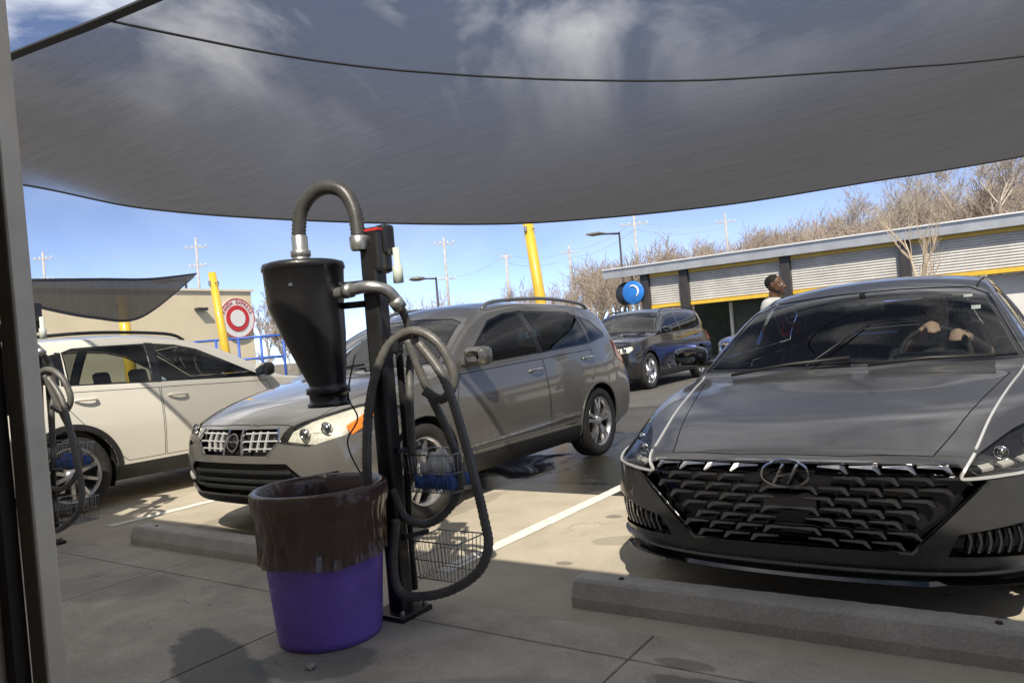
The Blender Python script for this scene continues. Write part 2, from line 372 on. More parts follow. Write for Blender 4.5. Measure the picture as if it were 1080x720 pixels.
class Car:
    def __init__(s, name, spec, loc, rz, label, group):
        s.sp = sp = spec; s.root = empty(name, loc, rz, label, 'car', group)
        L = sp['L']; fn = {k: pchip(sp[k]) for k in ('zt', 'zb', 'wm', 'wb', 'zu', 'crown')}
        s.fn = fn; tum = sp['tum']; rnd = sp.get('round', .05)
        M = 14; NS = 12; NG = 9; NR = 4
        def section(y):
            zt, zb, wm, wb, zu = (fn[k](y) for k in ('zt', 'zb', 'wm', 'wb', 'zu')); crn = fn['crown'](y)
            e = 0
            if y < .06: e = .06 - math.sqrt(max(0, .0036 - (.06 - y) ** 2))
            if y > L - .06: e = .06 - math.sqrt(max(0, .0036 - (y - L + .06) ** 2))
            e *= .7; zt -= e; wm -= e; wb -= e; zu += e
            zc = max(zt - crn, zb + .03); xc = wb - (zc - zb) * tum
            if zt < zc + .004: zt = zc + .004
            A = Vector((wm - .07, 0, zu)); B = Vector((wm - .02, 0, zu + .13)); C = Vector((wm, 0, zu + (zb - zu) * .62)); D = Vector((wb, 0, zb)); E = Vector((xc, 0, zc))
            r_ = min(rnd, (E - D).length * .45)
            und = [Vector((A.x * k / M, 0, zu)) for k in range(M)]
            low = spline([A, B, C, D], 6)[:-1]
            low = [low[int(round(i * (len(low) - 1) / (NS - 1)))] for i in range(NS)]
            Es = E + (D - E).normalized() * r_
            gh = [D.lerp(Es, k / NG) + Vector((.018 * math.sin(math.pi * k / NG) * min(1, (E - D).length / .4), 0, 0)) for k in range(NG)]
            def top(u):
                x = xc * (1 - u); return Vector((x, 0, zt - (zt - zc) * (abs(x) / xc) ** 2.2))
            ut = min(.3, rnd / xc * 1.0); Et = top(ut); rn = []
            for k in range(NR):
                t = k / NR; rn.append((1 - t) ** 2 * Es + 2 * t * (1 - t) * E + t * t * Et)
            tp = [top(ut + (1 - ut) * k / M) for k in range(M + 1)]
            P = und + low + gh + rn + tp
            for p in P: p.y = y
            return P
        st = sp.get('step', .045); ys = [0, .006, .015, .028, .045, .07, .1]
        while ys[-1] < L - .12: ys.append(min(ys[-1] + st, L - .1))
        ys += [L - .07, L - .045, L - .028, L - .015, L - .006, L]
        secs = [section(y) for y in ys]
        nP = len(secs[0]); V = [p for q in secs for p in q]; F = []
        for i in range(len(secs) - 1):
            for j in range(nP - 1): F.append((i * nP + j, i * nP + j + 1, (i + 1) * nP + j + 1, (i + 1) * nP + j))
        nside = nP - 2 * M - 1   # side points between underside and top
        def cap(i, flip):
            S = secs[i]; rows = []
            side = list(range(M, M + nside + 1))
            for a, j in enumerate(side):
                row = []
                for k in range(M + 1):
                    if a == 0: row.append(i * nP + k); continue
                    if a == len(side) - 1: row.append(i * nP + nP - 1 - k); continue
                    if k == M: row.append(i * nP + j); continue
                    q = a / (len(side) - 1); z0 = S[j].z
                    V.append(Vector((S[j].x * k / M, S[j].y, z0 + (S[nP - 1].z - S[side[-1]].z) * (1 - (k / M) ** 2) * q ** 3))); row.append(len(V) - 1)
                rows.append(row)
            for a in range(len(rows) - 1):
                for k in range(M):
                    q = (rows[a][k], rows[a][k + 1], rows[a + 1][k + 1], rows[a + 1][k]); F.append(q if not flip else q[::-1])
        cap(0, False); cap(len(secs) - 1, True)
        fp, rp = sp['front'], sp['rear']; fz = pchip(fp['z']); rz_ = pchip(rp['z'])
        def sm(t): t = min(max(t, 0), 1); return t * t * (3 - 2 * t)
        for p in V:
            t = abs(p.x) / sp['W'] * 2
            b = 1 - sm(p.y / fp['len'])
            if b > 0: p.y += b * (fp['a'] * t ** 2 + fp['b'] * t ** 6 + fz(p.z) * (1 - sm(p.y / .6)))
            b = 1 - sm((L - p.y) / rp['len'])
            if b > 0: p.y -= b * (rp['a'] * t ** 2 + rp['b'] * t ** 6) + (1 - sm((L - p.y) / .5)) * rz_(p.z)
        V2 = V + [Vector((-p.x, p.y, p.z)) for p in V]; n = len(V)
        F2 = F + [tuple(k + n for k in q)[::-1] for q in F]
        me = bpy.data.meshes.new('b'); me.from_pydata(V2, [], F2)
        bm = bmesh.new(); bm.from_mesh(me); bpy.data.meshes.remove(me)
        bmesh.ops.remove_doubles(bm, verts=bm.verts, dist=2e-4); bmesh.ops.dissolve_degenerate(bm, edges=bm.edges, dist=1e-4)
        bmesh.ops.recalc_face_normals(bm, faces=bm.faces); bm.normal_update()
        s.bm = bm; s.bvh = BVHTree.FromBMesh(bm)
        s.wheels()
    def p_front(s, x, z, y0=-1.0):
        h = s.bvh.ray_cast(Vector((x, y0, z)), Vector((0, 1, 0))); return (h[0], h[1]) if h[0] else (Vector((x, 0, z)), Vector((0, -1, 0)))
    def p_side(s, y, z, sd=1):
        h = s.bvh.ray_cast(Vector((3 * sd, y, z)), Vector((-sd, 0, 0))); return (h[0], h[1]) if h[0] else (Vector((.9 * sd, y, z)), Vector((sd, 0, 0)))
    def p_top(s, x, y):
        h = s.bvh.ray_cast(Vector((x, y, 4)), Vector((0, 0, -1))); return (h[0], h[1]) if h[0] else (Vector((x, y, 1)), Vector((0, 0, 1)))
    def p_rear(s, x, z):
        h = s.bvh.ray_cast(Vector((x, 9, z)), Vector((0, -1, 0))); return (h[0], h[1]) if h[0] else (Vector((x, s.sp['L'], z)), Vector((0, 1, 0)))
    def strip(s, pts, view, wd, ht, name, m, parent=None, n=8, sd=1, lift=0.0, close=False):
        """a raised moulding of width wd and height ht laid along the shell"""
        c = [(p.x, p.y) for p in spline([(a, b, 0) for a, b in pts], n, close)]
        f = {'front': s.p_front, 'side': lambda a, b: s.p_side(a, b, sd), 'top': s.p_top, 'rear': s.p_rear}[view]
        hits = [f(a, b) for a, b in c]; V = []; F = []; k = len(hits)
        for i, (p, nn) in enumerate(hits):
            if close: t = hits[(i + 1) % k][0] - hits[i - 1][0]
            else: t = hits[min(i + 1, k - 1)][0] - hits[max(i - 1, 0)][0]
            t.normalize(); q = t.cross(nn).normalized() * (wd / 2 if not isinstance(wd, (list, tuple)) else (wd[0] + (wd[1] - wd[0]) * i / (k - 1)) / 2)
            b = p + nn * lift
            V += [b - q - nn * .006, b - q * .8 + nn * ht, b + q * .8 + nn * ht, b + q - nn * .006]
        for i in range(k if close else k - 1):
            j = (i + 1) % k
            for a in range(3): F.append((i * 4 + a, i * 4 + a + 1, j * 4 + a + 1, j * 4 + a))
        if not close: F += [(0, 3, 2, 1), tuple((k - 1) * 4 + a for a in range(4))]
        return MB().add(V, F, False).build(name, m, parent or s.root, merge=False)
    def wheels(s):
        sp = s.sp; bm = s.bm
        for yw in sp['axles']:
            Ra = sp['arch']; kill = [f for f in bm.faces if abs(f.calc_center_median().y - yw) < Ra and abs(f.calc_center_median().x) > sp['W'] / 2 - .34 and f.normal.z < -.7 and f.calc_center_median().z < .5]
            bmesh.ops.delete(bm, geom=kill, context='FACES')
            for sd in (1, -1):
                pl = [(yw + Ra * math.cos(2 * math.pi * k / 40), sp['wr'] + Ra * math.sin(2 * math.pi * k / 40)) for k in range(40)]
                fs = cut(bm, pl, 'yz', lambda f: f.calc_center_median().x * sd > sp['W'] / 2 - .25)
                bmesh.ops.delete(bm, geom=fs, context='FACES')
                ext = extract_liner(yw, sp, sd, s.root)
                wx = sp['W'] / 2 - sp.get('tread_in', .125)
                make_wheel('wheel', sp['wr'], .215, sp['rim'], s.root, sd, (wx * sd, yw, sp['wr']), sp.get('rimmat'))
    def panel(s, poly, view, filt, name, m, seam=.006, parent=None, offset=0.0, bm=None, seam_mat=None):
        """cut a panel out of the shell with a dark joint round it"""
        bm = bm or s.bm
        fs = cut(bm, poly, view, filt)
        if not fs: return None
        p = extract(bm, fs)
        if seam:
            inner = cut(p, inset_poly(poly, seam), view, lambda f: True); q = extract(p, inner, offset)
            o = bm_obj(q, name, m, parent or s.root)
            for v in p.verts: v.co -= v.normal * .004
            bm_obj(p, 'joint', seam_mat or SEAM, o)
        else:
            if offset:
                for v in p.verts: v.co += v.normal * offset
            o = bm_obj(p, name, m, parent or s.root)
        return o
    def sidef(s, sd, zmin=-1): return lambda f: f.calc_center_median().x * sd > .3 and f.calc_center_median().z > zmin and abs(f.normal.x) > .25
    def finish(s, m):
        bmesh.ops.recalc_face_normals(s.bm, faces=s.bm.faces)
        o = bm_obj(s.bm, 'body', m, s.root); return o

def extract_liner(yw, sp, sd, parent):
    """dark wheel-well liner"""
    Ra = sp['arch'] + .004; x1 = sp['W'] / 2 - .05; x0 = sp['W'] / 2 - .32; b = MB(); V = []
    n = 24; a0, a1 = R(-25), R(205)
    for x in (x1, x0):
        for k in range(n + 1):
            a = a0 + (a1 - a0) * k / n; V.append((x * sd, yw + Ra * math.cos(a), sp['wr'] + Ra * math.sin(a)))
    F = [(k, k + 1, n + 2 + k, n + 1 + k) for k in range(n)] + [tuple(n + 1 + k for k in range(n + 1))]
    b.add(V, F, True)
    return b.build('wheel_well', BLACKP, parent)
def seat(parent, x, y, m, head=True, z=0.30, h=.62):
    b = MB(); b.box((x, y, z + .12), (.50, .50, .16), bev=.05)
    b.box((x, y + .30, z + .12 + h / 2), (.48, .14, h), Euler((R(-14), 0, 0)).to_matrix(), bev=.05)
    o = b.build('seat', m, parent)
    if head:
        hb = MB(); hb.box((x, y + .42, z + .12 + h + .13), (.27, .09, .19), Euler((R(-10), 0, 0)).to_matrix(), bev=.04)
        for k in (-.06, .06): hb.bar((x + k, y + .40, z + h + .05), (x + k, y + .42, z + h + .18), .012, .012)
        hb.build('headrest', m, o)
    return o

def interior(c, dash_y, dash_z, wheel_z, drv, rows, m, belt, floor_z=.24, half=.70):
    """cabin tub, dashboard, steering wheel, seats and inside mirror"""
    L0, L1 = dash_y - .35, rows[-1] + .75
    t = MB(); V = [(-half, L0, floor_z), (half, L0, floor_z), (half, L1, floor_z), (-half, L1, floor_z), (-half - .06, L0, belt - .05), (half + .06, L0, belt - .05), (half + .06, L1, belt - .05), (-half - .06, L1, belt - .05)]
    t.add(V, [(0, 1, 2, 3), (0, 4, 5, 1), (1, 5, 6, 2), (2, 6, 7, 3), (3, 7, 4, 0)]); t.build('cabin_tub', m, c.root)
    d = MB(); d.box((0, dash_y, dash_z - .12), (half * 2 - .02, .52, .24), bev=.07); d.box((drv, dash_y + .12, dash_z + .02), (.36, .16, .07), bev=.03)
    d.box((0, dash_y + .2, dash_z - .32), (.24, .35, .4), bev=.04)
    d.build('dashboard', CABIN, c.root)
    w_ = MB(); ring = [Vector((drv + .185 * math.cos(a), 0, .185 * math.sin(a))) for a in [2 * math.pi * k / 28 for k in range(28)]]
    rot = Euler((R(-24), 0, 0)).to_matrix(); cc = Vector((0, dash_y + .42, wheel_z))
    ring = [rot @ (p - Vector((drv, 0, 0))) + Vector((drv, 0, 0)) + cc for p in ring]
    w_.tube(ring, .016, 8, closed=True); ctr = Vector((drv, 0, 0)) + cc
    for k in (0, 14, 21): w_.bar(ctr, ring[k], .04, .02)
    w_.box(ctr, (.13, .05, .11), rot, bev=.02); w_.bar(ctr, ctr + Vector((0, -.25, -.07)), .06, .06)
    w_.build('steering_wheel', CABIN, c.root)
    for i, y in enumerate(rows):
        for x in (-.37, .37): seat(c.root, x, y, m)

def mirror(c, sd, y, z, x, m, sz=(.20, .10, .13)):
    b = MB(); b.box((sd * (x + .02), y, z - .035), (.12, .06, .04), bev=.015)
    V = []; n = 14
    for i, (s_, yy) in enumerate(((.55, -.07), (.85, -.055), (1, -.02), (1, .04), (.94, .055))):
        for k in range(n):
            a = 2 * math.pi * k / n
            def sq(v): return math.copysign(abs(v) ** .55, v)
            V.append((sd * (x + .13 + sq(math.cos(a)) * sz[0] / 2 * s_), y + yy, z + .02 + sq(math.sin(a)) * sz[2] / 2 * s_))
    F = [(i * n + k, i * n + (k + 1) % n, (i + 1) * n + (k + 1) % n, (i + 1) * n + k) for i in range(4) for k in range(n)] + [tuple(range(n))]
    if sd < 0: F = [q[::-1] for q in F]
    b.add(V, F, True); o = b.build('side_mirror', m, c.root)
    MB().add([V[4 * n + k] for k in range(n)], [tuple(range(n))]).build('mirror_glass', CHROME, o)
    return o

def handle(c, sd, y, z, m):
    p, nn = c.p_side(y, z, sd); a, _ = c.p_side(y - .1, z, sd); b_, _ = c.p_side(y + .1, z + .006, sd)
    t = MB(); t.tube(spline([a + nn * .004, a + nn * .03 + Vector((0, .03, 0)), p + nn * .038, b_ + nn * .03 - Vector((0, .03, 0)), b_ + nn * .004], 4), .012, 8)
    t.build('door_handle', m, c.root)

def lamp(c, poly, view, filt, bowl=LAMPW, bulbs=(), depth=.05, lens=LENS, name='headlight'):
    fs = cut(c.bm, poly, view, filt)
    if not fs: return None
    p = extract(c.bm, fs); cop = p.copy()
    sc = p.copy()
    o = bm_obj(p, name, lens, c.root)
    cx = sum((v.co for v in cop.verts), Vector()) / len(cop.verts)
    for v in cop.verts: v.co = v.co + (cx - v.co) * .04 + Vector((0, depth, 0)) - v.normal * .01
    # wall between lens and bowl
    bw = bm_obj(cop, 'reflector', bowl, o)
    wl = MB(); be = [e for e in sc.edges if e.is_boundary]
    for e in be:
        a, b = e.verts[0].co, e.verts[1].co
        a2, b2 = (q + (cx - q) * .04 + Vector((0, depth, 0)) for q in (a, b)); wl.add([a, b, b2, a2], [(0, 1, 2, 3)])
    sc.free(); wl.build('lamp_housing', BLACKP, o)
    for (x, z, r_) in bulbs:
        q, _ = c.p_front(x, z); b = MB(); b.sphere(q + Vector((0, depth * .75, 0)), r_, 14, 10); b.lathe([(r_ * 1.0, 0), (r_ * 1.25, -.012), (r_ * 1.3, 0)], c=q + Vector((0, depth * .55, 0)), axis='y', seg=20)
        b.build('projector', CHROME, o)
    return o

def badge_oval(c, x, z, a, b_, m, letter=None):
    """oval ring emblem on the nose with a slanted letter of two stems and a bar"""
    pts = [(x + a * math.cos(2 * math.pi * k / 24), z + b_ * math.sin(2 * math.pi * k / 24)) for k in range(24)]
    o = c.strip(pts, 'front', .009, .010, 'emblem', m, n=2, lift=.012, close=True)
    if letter == 'H':
        for dx in (-.30, .30):
            c.strip([(x + a * (dx - .22), z - b_ * .72), (x + a * dx, z), (x + a * (dx + .22), z + b_ * .72)], 'front', .011, .010, 'emblem_letter', m, parent=o, n=3, lift=.010)
        c.strip([(x - a * .34, z - b_ * .12), (x, z), (x + a * .34, z + b_ * .12)], 'front', .009, .009, 'emblem_letter', m, parent=o, n=3, lift=.010)
    return o

def ellipse_poly(cx, cy, a, b, n=20): return [(cx + a * math.cos(2 * math.pi * k / n), cy + b * math.sin(2 * math.pi * k / n)) for k in range(n)]

# ---- dark grey sedan seen from the front
def build_sedan(loc, rz, label):
    PT = paint('paint_graphite', (0.070, 0.072, 0.076), .60, .40, .22, coat=.9, crough=.04)
    sp = dict(L=4.9, W=1.86, wr=.335, arch=.372, axles=(.92, 3.76), rim='sport', step=.035, tum=.54, round=.05,
        zt=[(0, .665), (.06, .69), (.3, .75), (.7, .82), (1.1, .875), (1.27, .905), (1.36, .94), (2.15, 1.335), (2.5, 1.415), (2.95, 1.445), (3.4, 1.425), (3.85, 1.35), (4.45, 1.12), (4.8, 1.07), (4.9, 1.02)],
        zb=[(0, .59), (.3, .68), (.6, .745), (.95, .80), (1.3, .845), (2, .925), (3, .965), (4, 1.0), (4.9, .95)],
        wm=[(0, .88), (.3, .905), (.7, .925), (1, .93), (4, .93), (4.9, .88)], wb=[(0, .85), (.4, .87), (1, .885), (1.6, .875), (3.4, .87), (4.9, .80)],
        zu=[(0, .20), (.5, .18), (4.3, .2), (4.9, .30)], crown=[(0, .05), (.8, .055), (1.3, .06), (2.2, .07), (3, .06), (4.9, .05)],
        front=dict(a=.10, b=.30, len=1.25, z=[(0, .10), (.2, .05), (.3, .03), (.45, .0), (.6, .0), (.66, .015), (.72, .05), (1, .06)]),
        rear=dict(a=.06, b=.22, len=1.0, z=[(0, .1), (.4, 0), (.7, .02), (1.1, .05)]))
    c = Car('sedan', sp, loc, rz, label, None)
    bm = c.bm
    fr = lambda f: f.calc_center_median().y < .75 and f.normal.z > -.8
    # glass
    wsf = lambda f: 1.15 < f.calc_center_median().y < 2.4 and f.normal.z > .2 and abs(f.calc_center_median().x) < .86
    c.panel([(-.81, .925), (.81, .925), (.66, 1.265), (.56, 1.320), (.2, 1.342), (-.2, 1.342), (-.56, 1.320), (-.66, 1.265)], 'xz', wsf, 'windshield', GLASS, seam=.022, seam_mat=GLOSSB)
    for sd in (1, -1):
        F = c.sidef(sd, .9)
        c.panel([(1.75, .985), (2.30, 1.275), (2.62, 1.325), (2.68, .995)], 'yz', F, 'side_window', GLASS, .014, seam_mat=GLOSSB)
        c.panel([(2.72, .995), (2.66, 1.33), (3.2, 1.325), (3.55, 1.27), (3.72, 1.03)], 'yz', F, 'side_window', GLASS, .014, seam_mat=GLOSSB)
        G = c.sidef(sd, .1)
        c.panel([(1.42, .34), (1.40, .7), (1.48, .85), (2.66, .93), (2.68, .34)], 'yz', G, 'door', PT)
        c.panel([(2.69, .34), (2.67, .93), (3.62, .965), (3.72, .85), (3.46, .6), (3.30, .34)], 'yz', G, 'door', PT)
        for y in (2.50, 3.45): handle(c, sd, y, .84, PT)
        mirror(c, sd, 1.72, 1.0, .87, GLOSSB, (.21, .1, .125))
        lamp(c, [(x * sd, z) for x, z in ((.585, .602), (.625, .665), (.74, .722), (.885, .765), (.915, .71), (.80, .632))], 'xz', fr, mat('lamp_dark', (.10, .10, .105), .25, metal=.8, var=.4, scale=30), [(.70 * sd, .662, .019), (.79 * sd, .684, .019)], .07)
        # bright blade: under the lamp, round its inner corner and up the bonnet edge
        c.strip([(.915 * sd, .668), (.80 * sd, .617), (.70 * sd, .604), (.60 * sd, .597), (.583 * sd, .608), (.622 * sd, .668)], 'front', .011, .005, 'light_blade', SATIN, lift=.001)
        c.strip([(.625 * sd, .20), (.655 * sd, .42), (.69 * sd, .65), (.735 * sd, .95), (.775 * sd, 1.2), (.80 * sd, 1.40)], 'top', (.011, .008), .004, 'bonnet_blade', SATIN, lift=.001)
        for q0 in (.64, .70, .76, .82):
            c.strip([(q0 * sd, .640 + (q0 - .6) * .10), ((q0 + .035) * sd, .645 + (q0 - .6) * .10)], 'front', .030, .004, 'lamp_module', SATIN, n=2, lift=-.022)
        # corner intake with fins
        pl = [(x * sd, z) for x, z in ((.52, .315), (.56, .40), (.85, .455), (.885, .40), (.87, .315))]
        q = c.panel(pl, 'xz', fr, 'corner_intake', GLOSSB, 0, offset=-.035)
        for k in range(9):
            x = (.585 + .030 * k) * sd
            c.strip([(x, .325), (x + .012 * sd, .37), (x + .006 * sd, .40 + .004 * k)], 'front', .010, .004, 'fin', DCHROME, parent=q, n=2, lift=-.012)
        p, nn = c.p_rear(.7 * sd, .85)
        c.panel([(.45 * sd, .80), (.86 * sd, .83), (.86 * sd, .92), (.45 * sd, .90)], 'xz', lambda f: f.calc_center_median().y > 4.2, 'tail_lamp', REDL, .004)
    c.panel([(-.55, 1.0), (.55, 1.0), (.46, 1.30), (-.46, 1.30)], 'xz', lambda f: f.calc_center_median().y > 3.6 and f.normal.z > .2, 'rear_window', GLASS, .02, seam_mat=GLOSSB)
    # grille opening with scales
    gp = [(-.66, .585), (-.57, .645), (-.2, .655), (.2, .655), (.57, .645), (.66, .585), (.41, .325), (-.41, .325)]
    g = c.panel(gp, 'xz', fr, 'grille', GLOSSB, 0, offset=-.05)
    def inside(x, z, m_=.0):
        n = len(gp)
        for i in range(n):
            a, b = gp[i], gp[(i + 1) % n]
            if (b[0] - a[0]) * (z - a[1]) - (b[1] - a[1]) * (x - a[0]) > -m_ * math.hypot(b[0] - a[0], b[1] - a[1]): return False
        return True
    # scales: a thin shelf that ends in a hooked, slanting outer edge; neighbours are staggered row by row
    dz, w2 = .040, .112
    for r_ in range(9):
        z = .640 - r_ * dz
        for k in range(0, 7):
            for s_ in (1, -1):
                xs_ = (k + (.5 if r_ % 2 else 0)) * w2
                if s_ < 0 and xs_ == 0 and r_ % 2: continue
                pl = [(xs_, z), (xs_ + w2 * .70, z + .003), (xs_ + w2 * .86, z + .001), (xs_ + w2 * .99, z - dz * .62), (xs_ + w2 * .93, z - dz * .70), (xs_ + w2 * .72, z - .011), (xs_, z - .005)]
                if not all(inside(x * s_, zz, .003) for x, zz in pl): continue
                if abs(xs_) < .085 and z > .57: continue
                Vf = []; 
                for x, zz in pl:
                    p = c.p_front(x * s_, zz)[0]; Vf.append(p + Vector((0, .010, 0)))
                Vf[3].y -= .012; Vf[4].y -= .010; Vf[2].y -= .006
                n_ = len(pl); Vb = [p + Vector((0, .022, 0)) for p in Vf]
                Fq = [tuple(range(n_))] + [(i, (i + 1) % n_, n_ + (i + 1) % n_, n_ + i) for i in range(n_)]
                if s_ < 0: Fq = [q[::-1] for q in Fq]
                MB().add(Vf + Vb, Fq).build('grille_scale', DCHROME, g)
    c.strip(gp, 'front', .014, .005, 'grille_surround', DCHROME, n=1, close=True, lift=.0)
    lp = c.strip([(-.10, .50), (0, .50), (.10, .50)], 'front', .07, .002, 'radar_panel', GLOSSB, lift=-.016)
    badge_oval(c, 0, .608, .088, .044, CHROME, 'H')
    # lower lip
    lb = c.panel([(-.93, .16), (.93, .16), (.93, .262), (-.93, .262)], 'xz', lambda f: f.calc_center_median().y < .62 and f.normal.y < -.1, 'lower_bumper', GLOSSB, 0)
    c.strip([(-.86, .285), (-.6, .262), (-.3, .255), (0, .254), (.3, .255), (.6, .262), (.86, .285)], 'front', .014, .016, 'lip_blade', DCHROME, lift=.0)
    c.strip([(-.78, .235), (-.4, .222), (0, .218), (.4, .222), (.78, .235)], 'front', .014, .03, 'splitter', GLOSSB, lift=.0)
    # bonnet panel
    c.panel([(-.56, .34), (-.50, .10), (-.2, .055), (.2, .055), (.50, .10), (.56, .34), (.74, 1.22), (-.74, 1.22)], 'xy', lambda f: f.normal.z > .4 and .6 < f.calc_center_median().z < 1.0, 'bonnet', PT, .005)
    # wipers
    wz = mat('wiper_rubber', (.012, .012, .012), .5)
    for a, b in (((-.60, 1.30), (.02, 1.40)), ((.12, 1.31), (.68, 1.42))):
        p0, n0 = c.p_top(*a); p1, n1_ = c.p_top(*b); o = MB().tube([p0 + n0 * .02, p0.lerp(p1, .5) + Vector((0, 0, .03)), p1 + n1_ * .02], .010, 6).build('wiper', wz, c.root)
    p0, n0 = c.p_top(-.20, 1.34); p1, n1_ = c.p_top(.08, 1.75)
    MB().tube([p0 + n0 * .012, p0.lerp(p1, .5) + n0 * .012, p1 + n1_ * .010], .005, 6).build('wiper', wz, c.root)
    mb = MB(); mb.box((0, 2.12, 1.245), (.24, .05, .07), bev=.02); mb.bar((0, 2.10, 1.27), (0, 2.09, 1.33), .03, .03); mb.build('inside_mirror', BLACKP, c.root)
    st = MB(); 
    for x, z in ((.56, 1.27), (.60, 1.20)):
        h = c.bvh.ray_cast(Vector((x, 0, z)), Vector((0, 1, 0)))
        if h[0]:
            p, nn = h[0] - h[1] * .008, h[1]; ux = Vector((1, 0, 0)); uz = nn.cross(ux).normalized()
            if uz.z < 0: uz = -uz
            st.add([p - ux * .022 - uz * .025, p + ux * .022 - uz * .025, p + ux * .022 + uz * .025, p - ux * .022 + uz * .025], [(0, 1, 2, 3)])
    st.build('windshield_sticker', WHITEP, c.root)
    interior(c, 1.62, .91, .92, .37, (2.35, 3.25), CABIN, .93)
    c.strip([(-.60, 2.25), (-.62, 2.9), (-.52, 3.7)], 'top', .012, .003, 'roof_joint', SEAM); c.strip([(.60, 2.25), (.62, 2.9), (.52, 3.7)], 'top', .012, .003, 'roof_joint', SEAM)
    c.finish(PT)
    return c

# ---- crossover (shared by the grey, the white and the black ones with their own numbers)
def build_suv(name, loc, rz, label, kind, group=None):
    if kind == 'grey':
        PT = paint('paint_gunmetal', (0.150, 0.145, 0.134), .35, .30, .28)
        sp = dict(L=4.65, W=1.80, wr=.348, arch=.39, axles=(.95, 3.64), rim='double', tum=.46, round=.055,
            zt=[(0, .79), (.06, .84), (.25, .915), (.6, .985), (1.0, 1.045), (1.12, 1.065), (1.2, 1.10), (1.92, 1.505), (2.2, 1.585), (2.7, 1.625), (3.4, 1.605), (4.1, 1.545), (4.28, 1.45), (4.52, 1.05), (4.65, .92)],
            zb=[(0, .70), (.25, .83), (.6, .91), (1.0, .975), (1.3, 1.01), (2.5, 1.05), (3.5, 1.10), (4.2, 1.10), (4.5, 1.0), (4.65, .88)],
            wm=[(0, .86), (.4, .885), (.9, .90), (3.8, .90), (4.65, .84)], wb=[(0, .81), (.5, .84), (1, .85), (3.6, .845), (4.65, .76)])
    elif kind == 'white':
        PT = paint('paint_cream_white', (0.70, 0.67, 0.58), .0, .35, .18, (.40, .36, .28))
        sp = dict(L=4.57, W=1.84, wr=.355, arch=.40, axles=(.93, 3.59), rim='multi', tum=.46, round=.05,
            zt=[(0, .84), (.06, .89), (.25, .96), (.6, 1.02), (1.0, 1.07), (1.12, 1.09), (1.2, 1.12), (2.0, 1.52), (2.3, 1.60), (2.8, 1.64), (3.5, 1.62), (4.1, 1.57), (4.25, 1.48), (4.46, 1.08), (4.57, .95)],
            zb=[(0, .74), (.25, .87), (.6, .95), (1.0, 1.01), (1.3, 1.035), (2.5, 1.07), (3.5, 1.11), (4.2, 1.12), (4.57, .90)],
            wm=[(0, .88), (.4, .90), (.9, .92), (3.7, .92), (4.57, .86)], wb=[(0, .83), (.5, .86), (1, .87), (3.6, .865), (4.57, .78)])
    else:
        PT = paint('paint_black' if kind == 'black' else 'paint_blue', (0.010, 0.010, 0.012) if kind == 'black' else (0.02, 0.06, 0.30), .3, .25, .10)
        sp = dict(L=5.1, W=1.94, wr=.39, arch=.435, axles=(.92, 3.96), rim='six', tum=.40, round=.06, step=.06,
            zt=[(0, .96), (.05, 1.01), (.25, 1.08), (.7, 1.13), (1.15, 1.17), (1.3, 1.20), (2.0, 1.62), (2.3, 1.73), (2.8, 1.77), (3.8, 1.76), (4.6, 1.70), (4.75, 1.60), (4.98, 1.15), (5.1, 1.05)],
            zb=[(0, .84), (.25, .97), (.7, 1.06), (1.3, 1.12), (2.5, 1.15), (4.2, 1.17), (5.1, 1.0)],
            wm=[(0, .92), (.3, .955), (.9, .97), (4.2, .97), (5.1, .91)], wb=[(0, .88), (.5, .91), (1, .92), (4.2, .915), (5.1, .84)])
    sp['zu'] = [(0, .25), (.4, .22), (4, .24), (sp['L'], .34)]
    sp['crown'] = [(0, .05), (.9, .055), (1.3, .06), (2.2, .07), (3, .055), (sp['L'], .05)]
    zn = sp['zt'][0][1]
    sp['front'] = dict(a=.09, b=.26, len=1.2, z=[(0, .12), (.25, .07), (.38, .02), (.55, 0), (zn - .12, .01), (zn - .02, .045), (zn + .1, .07), (2, .07)])
    sp['rear'] = dict(a=.05, b=.20, len=1.0, z=[(0, .12), (.45, 0), (.9, .0), (1.2, .0)])
    c = Car(name, sp, loc, rz, label, group); L = sp['L']; zt, zb = c.fn['zt'], c.fn['zb']
    fr = lambda f: f.calc_center_median().y < .8 and f.normal.z > -.8
    big = kind in ('black', 'blue')
    yA = {'grey': 1.12, 'white': 1.12}.get(kind, 1.3); yH = {'grey': 1.92, 'white': 2.0}.get(kind, 2.0); yB = {'grey': 2.66, 'white': 2.70}.get(kind, 2.85); yC = {'grey': 3.60, 'white': 3.55}.get(kind, 3.95)
    zA = zt(yA) + .035; zH = zt(yH) - .03
    xa = c.fn['wb'](yA) - .075; xh = c.fn['wb'](yH) - (zt(yH) - .08 - zb(yH)) * sp['tum'] - .06
    wsf = lambda f: yA - .1 < f.calc_center_median().y < yH + .3 and f.normal.z > .2 and abs(f.calc_center_median().x) < xa + .02
    c.panel([(-xa, zA - .01), (xa, zA - .01), (xh, zH - .06), (xh - .12, zH - .02), (.2, zH), (-.2, zH), (-xh + .12, zH - .02), (-xh, zH - .06)], 'xz', wsf, 'windshield', GLASS, .02, seam_mat=GLOSSB)
    sb = .04
